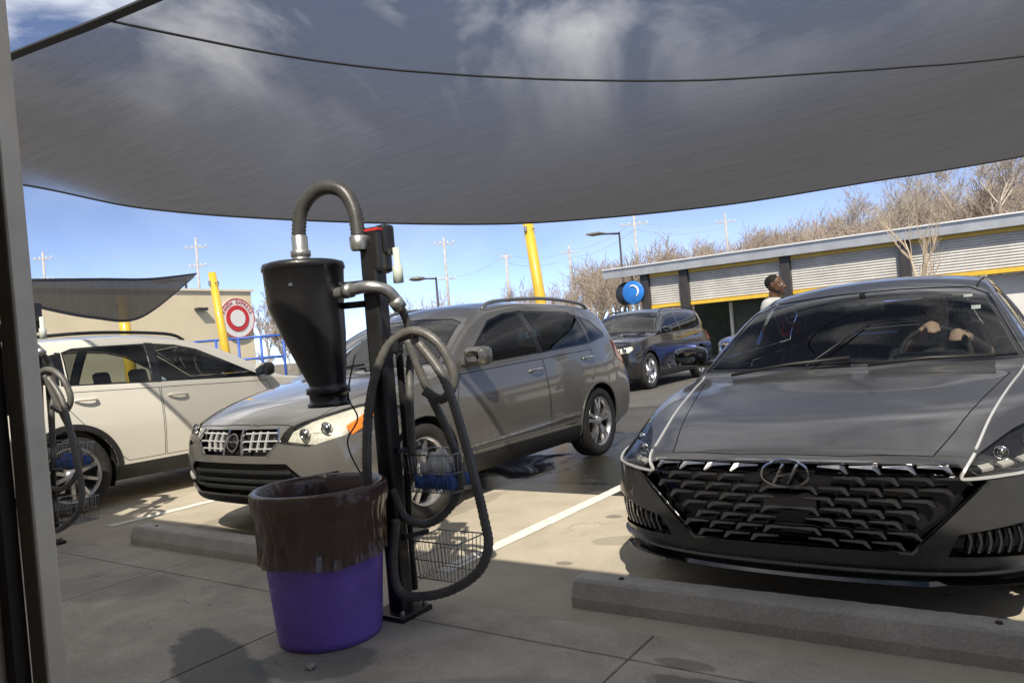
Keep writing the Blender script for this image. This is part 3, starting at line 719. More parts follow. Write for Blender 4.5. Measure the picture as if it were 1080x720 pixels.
    for sd in (1, -1):
        F = c.sidef(sd, zb(1.5) - .02)
        top = lambda y: zt(y) - sp['crown'][3][1] - .055
        a0 = yA + .36
        fw = PRIV if big else GLASS
        c.panel([(a0, zb(a0) + sb - .005), (yH + .18, top(yH + .22) - .03), (yB - .3, top(yB - .3)), (yB - .06, top(yB - .06)), (yB - .02, zb(yB) + sb)], 'yz', F, 'side_window', fw if kind != 'grey' else glass('smoke_glass', (.45, .5, .5), .45), .016, seam_mat=GLOSSB)
        c.panel([(yB + .06, zb(yB) + sb), (yB + .02, top(yB)), (yB + .5, top(yB + .5)), (yC - .12, top(yC - .12)), (yC - .02, top(yC) - .03), (yC, zb(yC) + sb)], 'yz', F, 'side_window', glass('tinted_glass', (.62, .66, .64), .7) if kind == 'white' else PRIV, .016, seam_mat=GLOSSB)
        c.strip([(yB + .02, zb(yB) + sb), (yB, (zb(yB) + top(yB)) / 2 + .02), (yB - .018, top(yB) + .004)], 'side', .10, .003, 'pillar_trim', GLOSSB, sd=sd, n=4)
        c.strip([(yC + .035, zb(yC) + sb + .005), (yC + .03, (zb(yC) + top(yC)) / 2), (yC + .012, top(yC) - .03)], 'side', .06, .003, 'pillar_trim', GLOSSB, sd=sd, n=4)
        q1 = yC + (.9 if big else .46)
        c.panel([(yC + .07, zb(yC) + sb + .01), (yC + .04, top(yC) - .04), (q1 - .22, top(q1 - .25) - .07), (q1, zb(q1) + sb + .1), (q1 - .04, zb(q1) + sb + .05)], 'yz', F, 'side_window', PRIV, .014, seam_mat=GLOSSB)
        G = c.sidef(sd, .1)
        zl = .40
        c.panel([(yA + .24, zl), (yA + .21, .75), (yA + .32, zb(yA + .3) - .012), (yB, zb(yB) - .01), (yB + .01, zl)], 'yz', G, 'door', PT)
        c.panel([(yB + .02, zl), (yB + .01, zb(yB) - .01), (yC, zb(yC) - .015), (yC + .06, .88), (yC - .18, .66), (yC - .38, zl)], 'yz', G, 'door', PT)
        hm = CHROME if kind == 'grey' else PT
        for y in (yB - .16, yC - .12): handle(c, sd, y, zb(y) - .10, hm)
        mirror(c, sd, yA + .42, zb(yA + .4) + .09, c.fn['wb'](yA + .4) - .01, PT if kind != 'white' else BLACKP, (.22, .1, .15))
        # sill cladding and arch lips
        c.panel([(sp['axles'][0] + .3, .2), (sp['axles'][1] - .3, .2), (sp['axles'][1] - .34, .37), (sp['axles'][0] + .34, .37)], 'yz', c.sidef(sd, .05), 'sill_cladding', BLACKP, 0, offset=.004)
        Ra = sp['arch'] + (.028 if kind == 'white' else .012)
        for yw in sp['axles']:
            arc = [(yw + Ra * math.cos(R(a)), sp['wr'] + Ra * math.sin(R(a))) for a in range(-12, 193, 12)]
            c.strip(arc, 'side', .06 if kind == 'white' else .022, .008, 'arch_lip', BLACKP if kind == 'white' else PT, sd=sd, n=2)
        # roof rail
        ys_ = [yH + .25, yH + .45, (yH + L) / 2 - .1, L - .75, L - .6]
        pts = []
        for i, y in enumerate(ys_):
            xr = c.fn['wb'](y) - (zt(y) - .06 - zb(y)) * sp['tum'] - .05; p, nn = c.p_top(xr * sd, y); pts.append(p + Vector((0, 0, (.0, .045, .055, .045, .0)[i])))
        MB().tube(spline(pts, 6), .017, 8).build('roof_rail', mat('rail_silver', (.32, .32, .32), .35, metal=.8) if kind == 'grey' else BLACKP, c.root)
        # tail lamp
        zl0, zl1 = zb(L - .4) - .26, zb(L - .4) + .06
        c.panel([(L - .10, zl0), (L - .42, zl0 + .12), (L - .46, zl1), (L - .2, zl1 + .02), (L - .02, zl0 + .1)], 'yz', lambda f: f.calc_center_median().x * sd > .45 and f.calc_center_median().z > .5, 'tail_lamp', REDL, .004, offset=.004)
        if kind == 'grey':
            c.strip([(1.50, .445), (2.2, .46), (3.20, .485)], 'side', .026, .012, 'chrome_moulding', CHROME, sd=sd)
            lamp(c, [(x * sd, z) for x, z in ((.44, .685), (.475, .775), (.60, .83), (.76, .885), (.84, .89), (.875, .80), (.86, .72), (.66, .655))], 'xz', fr, LAMPW, [(.60 * sd, .735, .028), (.71 * sd, .76, .032)], .05)
            p = c.strip([(.815 * sd, .73), (.83 * sd, .80), (.82 * sd, .875)], 'front', .075, .004, 'indicator', AMBER, n=4, lift=.002)
            fgp = [(x * sd, z) for x, z in ((.58, .38), (.60, .47), (.80, .49), (.82, .40))]
            fo = c.panel(fgp, 'xz', fr, 'fog_recess', BLACKP, 0, offset=-.03)
            q, nn = c.p_front(.70 * sd, .435); MB().lathe([(.001, -.012), (.03, -.008), (.045, 0), (.05, .02)], c=q + Vector((0, .02, 0)), axis='y', seg=20).build('fog_lamp', LAMPW, fo)
        else:
            lamp(c, [(x * sd, zz + zn - .10) for x, zz in ((.42, -.03), (.44, .05), (.66, .09), (.84, .11), (.88, .02), (.82, -.05), (.6, -.06))], 'xz', fr, LAMPW, [(.60 * sd, zn - .09, .04), (.72 * sd, zn - .07, .04)], .06)
    c.panel([(-.60, zb(4.3) + .06), (.60, zb(4.3) + .06), (.52, zt(L - .5) - .1), (-.52, zt(L - .5) - .1)], 'xz', lambda f: f.calc_center_median().y > L - .75 and f.normal.y > .2 and f.normal.z > .1, 'rear_window', PRIV, .015, seam_mat=GLOSSB)
    # bonnet
    c.panel([(-.66, .36), (-.6, .12), (-.2, .075), (.2, .075), (.6, .12), (.66, .36), (.74, yA - .06), (-.74, yA - .06)], 'xy', lambda f: f.normal.z > .4 and .7 < f.calc_center_median().z < 1.3, 'bonnet', PT, .005)
    if kind == 'grey':
        gp = [(-.40, .775), (.40, .775), (.44, .70), (.34, .605), (-.34, .605), (-.44, .70)]
        g = c.panel(gp, 'xz', fr, 'grille', GLOSSB, 0, offset=-.045)
        for sd in (1, -1):
            for z, x1 in ((.752, .41), (.700, .42), (.648, .38)):
                c.strip([(sd * .10, z), (sd * .25, z + .003), (sd * x1, z + .004)], 'front', .011, .007, 'grille_bar', SATIN, parent=g, n=5, lift=-.016)
            for k in range(4):
                x0 = .165 + k * .072
                if x0 < .36: c.strip([(sd * x0, .765), (sd * (x0 + .004), .70), (sd * (x0 - .006), .632)], 'front', .012, .008, 'grille_bar', SATIN, parent=g, n=3, lift=-.017)
            c.strip([(sd * .075, .775), (sd * .085, .70), (sd * .10, .605)], 'front', .024, .006, 'grille_frame', CHROME, n=3, lift=-.002)
            c.strip([(sd * .40, .78), (sd * .445, .70), (sd * .345, .602)], 'front', .018, .006, 'grille_frame', CHROME, n=1)
        em = c.strip([(.055 * math.cos(2 * math.pi * k / 20), .69 + .055 * math.sin(2 * math.pi * k / 20)) for k in range(20)], 'front', .013, .014, 'emblem', CHROME, n=2, lift=-.004, close=True)
        c.strip([(-.07, .69), (0, .69), (.07, .69)], 'front', .024, .016, 'emblem_bar', CHROME, parent=em, n=3, lift=-.002)
        p, nn = c.p_front(0, .69); me = text_mesh('NISSAN', .026, .001); me.materials.append(GLOSSB)
        to = link(bpy.data.objects.new('emblem_lettering', me), em); to.location = p + Vector((0, -.018, 0)); to.rotation_euler = (R(90), 0, 0)
        c.panel([(-.50, .555), (.50, .555), (.60, .47), (.57, .38), (.50, .335), (-.50, .335), (-.57, .38), (-.60, .47)], 'xz', fr, 'lower_intake', BLACKP, 0, offset=-.04)
        for z in (.38, .43, .49): c.strip([(-.52, z), (0, z), (.52, z)], 'front', .02, .004, 'intake_bar', BLACKP, n=8, lift=-.015)
        c.panel([(-.9, .2), (.9, .2), (.9, .32), (-.9, .32)], 'xz', lambda f: f.calc_center_median().y < .56 and f.normal.y < -.1, 'lower_bumper', BLACKP, 0)
    else:
        z0 = zn - .13
        g = c.panel([(-.40, z0 + .05), (.40, z0 + .05), (.44, z0 - .06), (.36, z0 - .20), (-.36, z0 - .20), (-.44, z0 - .06)], 'xz', fr, 'grille', GLOSSB, 0, offset=-.03)
        for k in range(4): c.strip([(-.38, z0 + .02 - .055 * k), (0, z0 + .02 - .055 * k), (.38, z0 + .02 - .055 * k)], 'front', .016, .006, 'grille_bar', CHROME if kind == 'black' else BLACKP, parent=g, n=6, lift=-.012)
        c.panel([(-.6, .50), (.6, .50), (.56, .36), (-.56, .36)], 'xz', fr, 'lower_intake', BLACKP, 0, offset=-.03)
        c.panel([(-.95, .2), (.95, .2), (.95, .32), (-.95, .32)], 'xz', lambda f: f.calc_center_median().y < .56 and f.normal.y < -.1, 'lower_bumper', BLACKP, 0)
        c.strip([(-.7, .34), (0, .325), (.7, .34)], 'front', .02, .01, 'lip_blade', CHROME if kind == 'black' else BLACKP)
    for a, b in (((-.55, yA + .02), (.05, yA + .12)), ((.15, yA + .02), (.65, yA + .12))):
        p0, n0 = c.p_top(*a); p1, n1_ = c.p_top(*b)
        MB().tube([p0 + n0 * .015, p0.lerp(p1, .5) + n0 * .03, p1 + n1_ * .015], .009, 6).build('wiper', BLACKP, c.root)
    if not big:
        MB().box((0, yH - .02, zH - .09), (.24, .05, .07), bev=.02).build('inside_mirror', BLACKP, c.root)
        interior(c, yA + .38, zb(1.5) - .02, zb(1.5) - .02, .37, (yA + 1.1, yA + 1.98), CABIN if kind == 'grey' else CABINL, zb(2) - .02)
    c.finish(PT)
    return c
# ------------------------------------------------------------------ ground and paving
def ground_mat(name, col, dark, scale, rough=.85, bump=.25, bscale=120, stains_reflections=(), wet=0.0, crack=0.0, wetpos=None):
    """speckled paving with blotches, optional named stain and painted-reflection patches (x, y, rx, ry, rot, strength) and wet patches"""
    m, t, b = _new(name); N = t.nodes.new; Lk = t.links.new
    g = N('ShaderNodeNewGeometry'); pos = g.outputs['Position']
    def noise(s, d=6, r=.6, dist=0):
        n = N('ShaderNodeTexNoise'); n.inputs['Scale'].default_value = s; n.inputs['Detail'].default_value = d; n.inputs['Roughness'].default_value = r; n.inputs['Distortion'].default_value = dist
        Lk(pos, n.inputs['Vector']); return n.outputs['Fac']
    def rng(v, a, c, lo, hi):
        q = N('ShaderNodeMapRange'); q.inputs[1].default_value = a; q.inputs[2].default_value = c; q.inputs[3].default_value = lo; q.inputs[4].default_value = hi; Lk(v, q.inputs[0]); return q.outputs[0]
    def mix(f, c1, c2):
        q = N('ShaderNodeMixRGB')
        for s_, v in (('Fac', f), ('Color1', c1), ('Color2', c2)):
            if isinstance(v, tuple): q.inputs[s_].default_value = (*v, 1)
            elif isinstance(v, (int, float)): q.inputs[s_].default_value = v
            else: Lk(v, q.inputs[s_])
        return q.outputs[0]
    c = mix(rng(noise(scale, 8, .68, .4), .32, .70, 0, 1), dark, col)
    c = mix(rng(noise(scale * .22, 4, .6, .8), .42, .72, 0, .45), c, tuple(x * .62 for x in dark))
    c = mix(rng(noise(95, 3, .7), .52, .72, 0, .35), c, tuple(min(1, x * 1.5) for x in col))
    c = mix(rng(noise(140, 2, .7), .56, .72, 0, .45), c, tuple(x * .4 for x in dark))
    rg = rng(noise(scale * 1.7), .3, .7, rough - .1, rough + .08)
    for (sx, sy, rx, ry, ro, sg, sc_) in stains_reflections:
        s1 = N('ShaderNodeVectorMath'); s1.operation = 'SUBTRACT'; s1.inputs[1].default_value = (sx, sy, 0); Lk(pos, s1.inputs[0])
        mpn = N('ShaderNodeMapping'); mpn.vector_type = 'POINT'; mpn.inputs['Rotation'].default_value = (0, 0, -ro); Lk(s1.outputs[0], mpn.inputs['Vector'])
        s2 = N('ShaderNodeVectorMath'); s2.operation = 'MULTIPLY'; s2.inputs[1].default_value = (1 / rx, 1 / ry, 0); Lk(mpn.outputs[0], s2.inputs[0])
        ln = N('ShaderNodeVectorMath'); ln.operation = 'LENGTH'; Lk(s2.outputs[0], ln.inputs[0])
        ad = N('ShaderNodeMath'); ad.operation = 'ADD'; Lk(ln.outputs['Value'], ad.inputs[0]); Lk(rng(noise(5.5, 5, .65), 0, 1, -.45, .45), ad.inputs[1])
        f = rng(ad.outputs[0], 1.05, .88, 0, sg); c = mix(f, c, sc_)
    if crack:
        vo = N('ShaderNodeTexVoronoi'); vo.feature = 'DISTANCE_TO_EDGE'; vo.inputs['Scale'].default_value = .75
        wp = N('ShaderNodeVectorMath'); wp.operation = 'ADD'; nz = N('ShaderNodeTexNoise'); nz.inputs['Scale'].default_value = 2.6; nz.inputs['Detail'].default_value = 7; Lk(pos, nz.inputs['Vector'])
        Lk(pos, wp.inputs[0]); Lk(nz.outputs['Color'], wp.inputs[1]); Lk(wp.outputs[0], vo.inputs['Vector'])
        ck = N('ShaderNodeMath'); ck.operation = 'MULTIPLY'; Lk(rng(vo.outputs['Distance'], .006, .001, 0, crack), ck.inputs[0]); Lk(rng(noise(.8, 3), .50, .58, 0, 1), ck.inputs[1]); c = mix(ck.outputs[0], c, tuple(x * .3 for x in dark))
        v2_ = N('ShaderNodeTexVoronoi'); v2_.inputs['Scale'].default_value = 4.2; Lk(pos, v2_.inputs['Vector']); gm = N('ShaderNodeMath'); gm.operation = 'MULTIPLY'
        Lk(rng(v2_.outputs['Distance'], .075, .045, 0, .7), gm.inputs[0]); Lk(rng(noise(1.9, 2), .52, .60, 0, 1), gm.inputs[1]); c = mix(gm.outputs[0], c, tuple(x * .35 for x in dark))
    if wet:
        f = rng(noise(.55, 5, .6, .6), .52, .60, 0, 1)
        if wetpos:
            s1 = N('ShaderNodeVectorMath'); s1.operation = 'DISTANCE'; s1.inputs[1].default_value = (*wetpos[:2], 0); Lk(pos, s1.inputs[0])
            k = rng(s1.outputs['Value'], wetpos[2] * .55, wetpos[2], .13, -.2)
            ad = N('ShaderNodeMath'); ad.operation = 'ADD'; Lk(noise(.9, 6, .65, .8), ad.inputs[0]); Lk(k, ad.inputs[1]); f = rng(ad.outputs[0], .50, .60, 0, 1)
        c = mix(f, c, tuple(x * .45 for x in dark))
        q = N('ShaderNodeMapRange'); Lk(f, q.inputs[0]); q.inputs[4].default_value = .12; Lk(rg, q.inputs[3]); rg = q.outputs[0]
    Lk(c, b.inputs['Base Color']); Lk(rg, b.inputs['Roughness'])
    bp = N('ShaderNodeBump'); bp.inputs['Strength'].default_value = bump; bp.inputs['Distance'].default_value = .008
    Lk(noise(bscale, 4, .7), bp.inputs['Height']); Lk(bp.outputs[0], b.inputs['Normal'])
    MATS[name] = m; return m

WALKM = ground_mat('walk_concrete', (.52, .475, .40), (.31, .28, .23), 3.0, crack=.7, stains_reflections=(
    (-2.72, 1.72, .52, .15, R(-22), .75, (.075, .085, .085)), (-2.37, 1.92, .26, .17, R(20), .6, (.085, .095, .095)), (-.93, 2.30, .2, .08, R(-6), .6, (.09, .08, .07)), (-1.05, 2.46, .12, .04, 0, .5, (.10, .09, .08)),  # blue-grey patches: dark window reflection painted into the walk colour
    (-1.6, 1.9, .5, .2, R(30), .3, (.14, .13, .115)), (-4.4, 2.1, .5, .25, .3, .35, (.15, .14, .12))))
APRONM = ground_mat('apron_concrete', (.50, .445, .345), (.37, .325, .25), 2.2, crack=.8, stains_reflections=((-3.55, 4.1, .12, .9, 0, .35, (.14, .12, .10)), (-1.55, 4.3, .12, .9, 0, .4, (.14, .12, .10)), (-5.3, 4.0, .12, .9, 0, .4, (.14, .12, .10)), (-2.0, 3.9, .18, .1, .5, .45, (.16, .14, .11)), (-2.3, 4.4, .06, .05, 0, .6, (.08, .07, .06)), (-2.1, 3.4, .05, .035, 0, .6, (.09, .08, .07)),(-4.3, 4.2, .5, .35, 0, .5, (.10, .09, .07)), (-.8, 4.3, .5, .4, 0, .5, (.10, .09, .07)), (-7.8, 4.2, .5, .4, 0, .4, (.12, .10, .08))))
STOPM = ground_mat('stop_concrete', (.58, .54, .47), (.42, .39, .34), 5.0, bump=.4, bscale=70)
ASPH = ground_mat('asphalt', (.125, .118, .105), (.075, .071, .064), 1.4, rough=.8, bump=.5, bscale=150, wet=1, wetpos=(-2.9, 6.7, 3.2))
FARG = ground_mat('far_ground', (.20, .17, .115), (.12, .105, .07), .12, bump=.0, bscale=3)

def sheet(name, x0, x1, y0, y1, z, m, label=None, sub=1):
    b = MB(); b.add([(x0, y0, z), (x1, y0, z), (x1, y1, z), (x0, y1, z)], [(0, 1, 2, 3)])
    o = b.build(name, m); o['kind'] = 'structure'; return o

# the terrain: flat round the lot, rising to a wooded hill on the right
CR_, SR_ = math.cos(R(34.3)), math.sin(R(34.3))
def cam2st(x, y): return (CR_ * x - SR_ * y, SR_ * x + CR_ * y)
def hill_z(X, Y):
    xc, yc = CR_ * X + SR_ * Y, -SR_ * X + CR_ * Y
    if yc < 40: return -.02
    r_ = xc / yc; t = min(max((yc - 48) / 75, 0), 1); t = t * t * (3 - 2 * t)
    return -.02 + t * 120 * max(0, min(.16, .14 * r_ + .012)) * (1 + .10 * math.sin(X * .05) * math.sin(Y * .06 + 1))
N_ = 90; V = []; F = []
for i in range(N_ + 1):
    for j in range(N_ + 1):
        a = (i / N_ * 2 - 1); b = (j / N_ * 2 - 1); X = math.copysign(abs(a) ** 1.7, a) * 900; Y = math.copysign(abs(b) ** 1.7, b) * 900
        V.append((X, Y, hill_z(X, Y)))
for i in range(N_):
    for j in range(N_): k = i * (N_ + 1) + j; F.append((k, k + N_ + 1, k + N_ + 2, k + 1))
g = MB().add(V, F, True).build('ground', FARG); g['kind'] = 'structure'
sheet('parking_lot', -60, 40, 4.98, 44, -.004, ASPH)

walk = empty('sidewalk'); walk['kind'] = 'structure'
def slab(x0, x1, y0, y1, z, m, parent, th=.12, gap=.0035, nm='slab'):
    b = MB(); b.box(((x0 + x1) / 2, (y0 + y1) / 2, z - th / 2), (x1 - x0 - gap * 2, y1 - y0 - gap * 2, th), bev=.006)
    return b.build(nm, m, parent)
xs = [-12.1, -10.55, -9.0, -7.45, -5.9, -4.35, -2.80, -1.255, .29, 1.84, 3.39, 4.94]
for a, b in zip(xs[:-1], xs[1:]):
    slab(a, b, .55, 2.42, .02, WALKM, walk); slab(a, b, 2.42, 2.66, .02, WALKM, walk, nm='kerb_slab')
slab(-12.1, 4.94, .5, 2.68, .008, mat('joint_dirt', (.10, .09, .075), .95, var=.3, scale=9), walk, nm='joint_bed', gap=0)
apron = empty('parking_apron'); apron['kind'] = 'structure'
xs = [-13.2, -9.7, -6.2, -2.7, .8, 4.3]
for a, b in zip(xs[:-1], xs[1:]): slab(a, b, 2.66, 4.99, 0, APRONM, apron, gap=.004)
slab(-13.2, 4.3, 2.67, 4.98, -.03, SEAM, apron, nm='joint_bed', gap=0)

linem = mat('line_paint', (.72, .70, .63), .7, var=.22, scale=14, bump=.2, bscale=120)
for i, x in enumerate((-13.16, -9.66, -6.16, -2.66, .84)):
    b = MB(); n = 26; y0, y1 = 3.05, 7.6
    for k in range(n):
        ya, yb = y0 + (y1 - y0) * k / n, y0 + (y1 - y0) * (k + 1) / n; j = [random.uniform(-.004, .004) for _ in range(4)]
        b.add([(x - .052 + j[0], ya, .004), (x + .052 + j[1], ya, .004), (x + .052 + j[2], yb, .004), (x - .052 + j[3], yb, .004)], [(0, 1, 2, 3)])
    o = b.build('parking_line', linem); o['kind'] = 'structure'

# wheel stops
def wheel_stop(x, y, label, ln=1.83):
    root = empty('wheel_stop', (x, y, 0), R(random.uniform(-1.2, 1.2)), label, 'wheel stop', 'concrete wheel stops at the heads of the bays')
    prof = [(-.085, 0), (-.085, .045), (-.06, .112), (-.048, .125), (.048, .125), (.06, .112), (.085, .045), (.085, 0)]
    V = []; F = []; n = 60; P = len(prof)
    for i in range(n + 1):
        xx = -ln / 2 + ln * i / n; e = min(1, min(i, n - i) / 1.0); rr_ = .96 if e == 0 else 1
        for (py, pz) in prof: V.append((xx, py * rr_ + random.uniform(-.0012, .0012), pz * rr_ + (random.uniform(-.0018, .001) if pz > .01 else 0)))
    for i in range(n):
        for k in range(P - 1): F.append((i * P + k, i * P + k + 1, (i + 1) * P + k + 1, (i + 1) * P + k))
    F += [tuple(range(P)), tuple(n * P + k for k in range(P))[::-1]]
    MB().add(V, F, False).build('block', STOPM, root, merge=False)
    for k in (-.7, .7): MB().lathe([(.001, .131), (.010, .131), (.012, .128), (.012, .1)], c=(k, 0, 0), seg=12).build('anchor_pin', mat('rust', (.07, .04, .025), .8, var=.4, scale=30), root)
    return root
wheel_stop(-.82, 2.94, 'concrete wheel stop right in front of the dark grey sedan')
wheel_stop(-4.42, 2.86, 'concrete wheel stop behind the purple bin, under the grey crossover nose')
wheel_stop(-7.95, 2.90, 'concrete wheel stop under the tail of the white crossover')

# ------------------------------------------------------------------ the cars
sedan = build_sedan((-.78, 2.95, 0), 0, 'dark grey sedan with wide scaled grille facing the window, a driver inside')
grey = build_suv('crossover', (-4.42, 3.03, 0), 0, 'gunmetal grey crossover parked nose-in behind the vacuum stand', 'grey', 'crossovers parked at the vacuums')
white = build_suv('crossover', (-7.92, 6.79, 0), math.pi, 'cream white crossover parked tail-in at the left', 'white', 'crossovers parked at the vacuums')
black = build_suv('off_roader', (-7.45, 13.8, 0), 0, 'glossy black off-roader driving in the lane behind the parked cars', 'black')
blue = build_suv('off_roader', (-6.6, 19.3, -.15), R(-70), 'bright blue car mostly hidden behind the sedan and the black off-roader', 'blue')

# ------------------------------------------------------------------ vacuum stands
VBLACK = mat('vacuum_black', (.012, .012, .013), .38, coat=.25, var=.3, scale=10, bump=.06, bscale=90)
HOSE = mat('hose_grey', (.10, .096, .088), .42, var=.3, scale=20)
HOSEB = mat('hose_black', (.015, .015, .015), .4, var=.3, scale=20)
GALV = mat('galvanised', (.42, .42, .41), .38, metal=.85, var=.25, scale=18)
WIRE = mat('wire_chrome', (.30, .30, .30), .3, metal=.9)
def ribbed(b, pts, r_, n=14, pitch=.009, seg=10):
    c = spline(pts, n); o = [c[0]]; acc = 0
    P = []; 
    for a, d in zip(c[:-1], c[1:]):
        l = (d - a).length; k = max(1, int(round(l / pitch)))
        for i in range(k): P.append(a.lerp(d, i / k))
    P.append(c[-1]); b.tube(P, [r_ * (1.0 if i % 2 else .86) for i in range(len(P))], seg)
def basket(parent, x, y, z, wd, dp, ht):
    o = MB()
    for k in range(3):
        zz = z + ht * k / 2; e = .9 + .05 * k; q = [(x - wd / 2 * e, y - dp / 2 * e, zz), (x + wd / 2 * e, y - dp / 2 * e, zz), (x + wd / 2 * e, y + dp / 2 * e, zz), (x - wd / 2 * e, y + dp / 2 * e, zz)]
        for i in range(4): o.tube([q[i], q[(i + 1) % 4]], .0035 if k == 2 else .0022, 5)
    n = 12
    for k in range(n + 1):
        f = k / n - .5
        for s_ in (-1, 1):
            o.tube([(x + wd * .9 * f, y + s_ * dp * .45, z), (x + wd * f, y + s_ * dp * .5, z + ht)], .0018, 4)
            if k <= 7: ff = k / 7 - .5; o.tube([(x + s_ * wd * .45, y + dp * .9 * ff, z), (x + s_ * wd * .5, y + dp * ff, z + ht)], .0018, 4)
        o.tube([(x + wd * .9 * f, y - dp * .45, z), (x + wd * .9 * f, y + dp * .45, z)], .0018, 4)
    return o.build('wire_basket', WIRE, parent)
def make_vacuum(loc, label):
    r0 = empty('vacuum_stand', loc, 0, label, 'vacuum', 'vacuum stands between the bays')
    b = MB(); b.box((0, 0, .88), (.085, .085, 1.72), Euler((0, 0, R(8))).to_matrix(), bev=.012); b.box((0, 0, .012), (.20, .20, .024), bev=.006)
    post = b.build('post', VBLACK, r0)
    b = MB(); b.box((.012, .012, 1.655), (.115, .105, .21), Euler((0, 0, R(8))).to_matrix(), bev=.02); b.box((.05, .035, 1.70), (.07, .07, .14), bev=.015); hd = b.build('head', VBLACK, r0)
    MB().box((.012, .012, 1.745), (.117, .107, .010), Euler((0, 0, R(8))).to_matrix()).build('red_band', mat('red_tape', (.55, .03, .03), .5), hd)
    b = MB(); b.lathe([(.001, 1.66), (.016, 1.66), (.016, 1.58), (.024, 1.575), (.024, 1.50), (.001, 1.50)], c=(.10, .05, 0), seg=12); b.build('valve', mat('valve_clear', (.55, .60, .52), .25, var=.2), hd)
    for dx, dy in ((.075, .075), (-.075, .075), (.075, -.075), (-.075, -.075)): MB().lathe([(.001, .045), (.009, .045), (.011, .04), (.011, .022)], c=(dx, dy, 0), seg=6, smooth=False).build('bolt', GALV, post)
    # separator: canister with an off-centre cone
    h = (-.30, -.15); cr2 = (.826 * .07, .564 * .07)
    pr = [(.001, 1.635), (.16, 1.635), (.183, 1.628), (.188, 1.615), (.188, 1.60), (.182, 1.596), (.175, 1.46), (.170, 1.43), (.145, 1.30), (.108, 1.15), (.085, 1.07), (.085, 1.055), (.100, 1.052), (.100, 1.025), (.088, 1.02), (.088, .985), (.098, .98), (.098, .965), (.001, .965)]
    sh = [(0, 0) if z > 1.43 else (cr2[0] * (1.43 - max(z, 1.06)) / .37, cr2[1] * (1.43 - max(z, 1.06)) / .37) for _, z in pr]
    sep = MB().lathe(pr, c=(h[0], h[1], 0), seg=36, shift=sh).build('separator', VBLACK, r0)
    b = MB()
    for a in (200, 250, 300, 20): b.box((h[0] + .178 * math.cos(R(a)), h[1] + .178 * math.sin(R(a)), 1.52), (.012, .012, .012))
    b.build('rivet', GALV, sep)
    b = MB(); b.tube([(h[0] + .10, h[1] + .075, 1.50), (h[0] + .23, h[1] + .14, 1.50)], .030, 12); b.tube([(h[0] + .10, h[1] + .075, 1.42), (h[0] + .25, h[1] + .14, 1.42)], .016, 10); b.build('bracket', VBLACK, sep)
    b = MB(); b.tube(spline([(h[0] + .14, h[1] + .03, 1.47), (-.06, -.105, 1.48), (.05, -.085, 1.485), (.105, -.03, 1.46), (.115, .02, 1.40)], 8), .027, 12)
    b.tube([(-.085, -.107, 1.478), (-.045, -.104, 1.481)], .034, 12); b.tube([(.112, -.005, 1.425), (.116, .03, 1.385)], .033, 12); b.build('outlet_pipe', GALV, r0)
    b = MB(); ribbed(b, [(-.31, -.15, 1.66), (-.31, -.15, 1.78), (-.285, -.135, 1.895), (-.20, -.10, 1.965), (-.10, -.065, 1.945), (-.045, -.05, 1.85), (-.025, -.055, 1.72)], .035, seg=12)
    ar = b.build('arch_hose', mat('hose_dark', (.05, .049, .046), .4, var=.3, scale=20), r0)
    b = MB(); b.lathe([(.036, 1.64), (.044, 1.66), (.044, 1.70), (.038, 1.705), (.046, 1.71), (.046, 1.735), (.037, 1.74), (.037, 1.80), (.034, 1.805)], c=(-.31, -.15, -.045), seg=18); b.build('hose_coupling', GALV, ar)
    b = MB(); b.lathe([(.036, 1.70), (.042, 1.72), (.042, 1.76), (.035, 1.765)], c=(-.025, -.055, -.04), seg=18); b.build('hose_coupling', GALV, ar)
    for nm, pts, r_, mm in (('down_hose', [(.115, .02, 1.40), (.105, .075, 1.33), (.09, .11, 1.22), (.07, .11, 1.10), (.08, .08, .95), (.075, .07, .60)], .020, HOSE),
        ('looped_hose', [(-.19, .03, .55), (-.19, .05, .75), (-.18, .07, .91), (-.15, .11, 1.09), (-.08, .15, 1.23), (.05, .18, 1.28), (.16, .21, 1.22), (.22, .23, 1.10), (.22, .23, 1.01), (.16, .21, .95), (.10, .16, 1.0)], .023, HOSE),
        ('inner_hose', [(.07, .11, 1.24), (.12, .15, 1.03), (.19, .19, .82), (.215, .23, .65), (.21, .23, .53), (.13, .21, .42), (.04, .17, .37), (-.04, .11, .41), (-.07, .07, .55)], .021, HOSE),
        ('hanging_hose', [(.10, .15, 1.22), (.20, .17, 1.08), (.26, .17, .94), (.31, .17, .76), (.35, .17, .59), (.385, .17, .41), (.41, .15, .30), (.36, .13, .19), (.22, .11, .10), (.06, .09, .055), (-.07, .075, .06), (-.11, .08, .18), (-.08, .09, .4)], .022, HOSE),
        ('drop_hose', [(-.03, .085, 1.40), (-.06, .085, 1.09), (-.075, .085, .78), (-.07, .085, .42), (-.05, .085, .06)], .020, HOSEB),
        ('drop_hose', [(.02, .10, 1.22), (.02, .10, .95), (.015, .10, .69), (.0, .095, .40), (0, .095, .08)], .019, HOSEB)):
        if nm in ('looped_hose', 'hanging_hose', 'inner_hose'): pts = [Vector((2.40, -2.45, 1.18)) + (Vector(p) - Vector((2.40, -2.45, 1.18))) * (.935 if nm != 'inner_hose' else .96) for p in pts]
        if nm == 'hanging_hose': pts = [Vector((p.x, p.y, max(p.z, .03))) for p in pts]
        b = MB(); ribbed(b, pts, r_, n=10, pitch=.011); b.build(nm, mm, r0)
    b = MB(); b.bar((.03, -.02, 1.235), (.20, .02, 1.235), .02, .03); b.box((.10, .0, 1.225), (.05, .05, .09), bev=.012); b.bar((.20, .02, 1.225), (.215, .02, 1.29), .015, .015); b.build('hose_hook', VBLACK, r0)
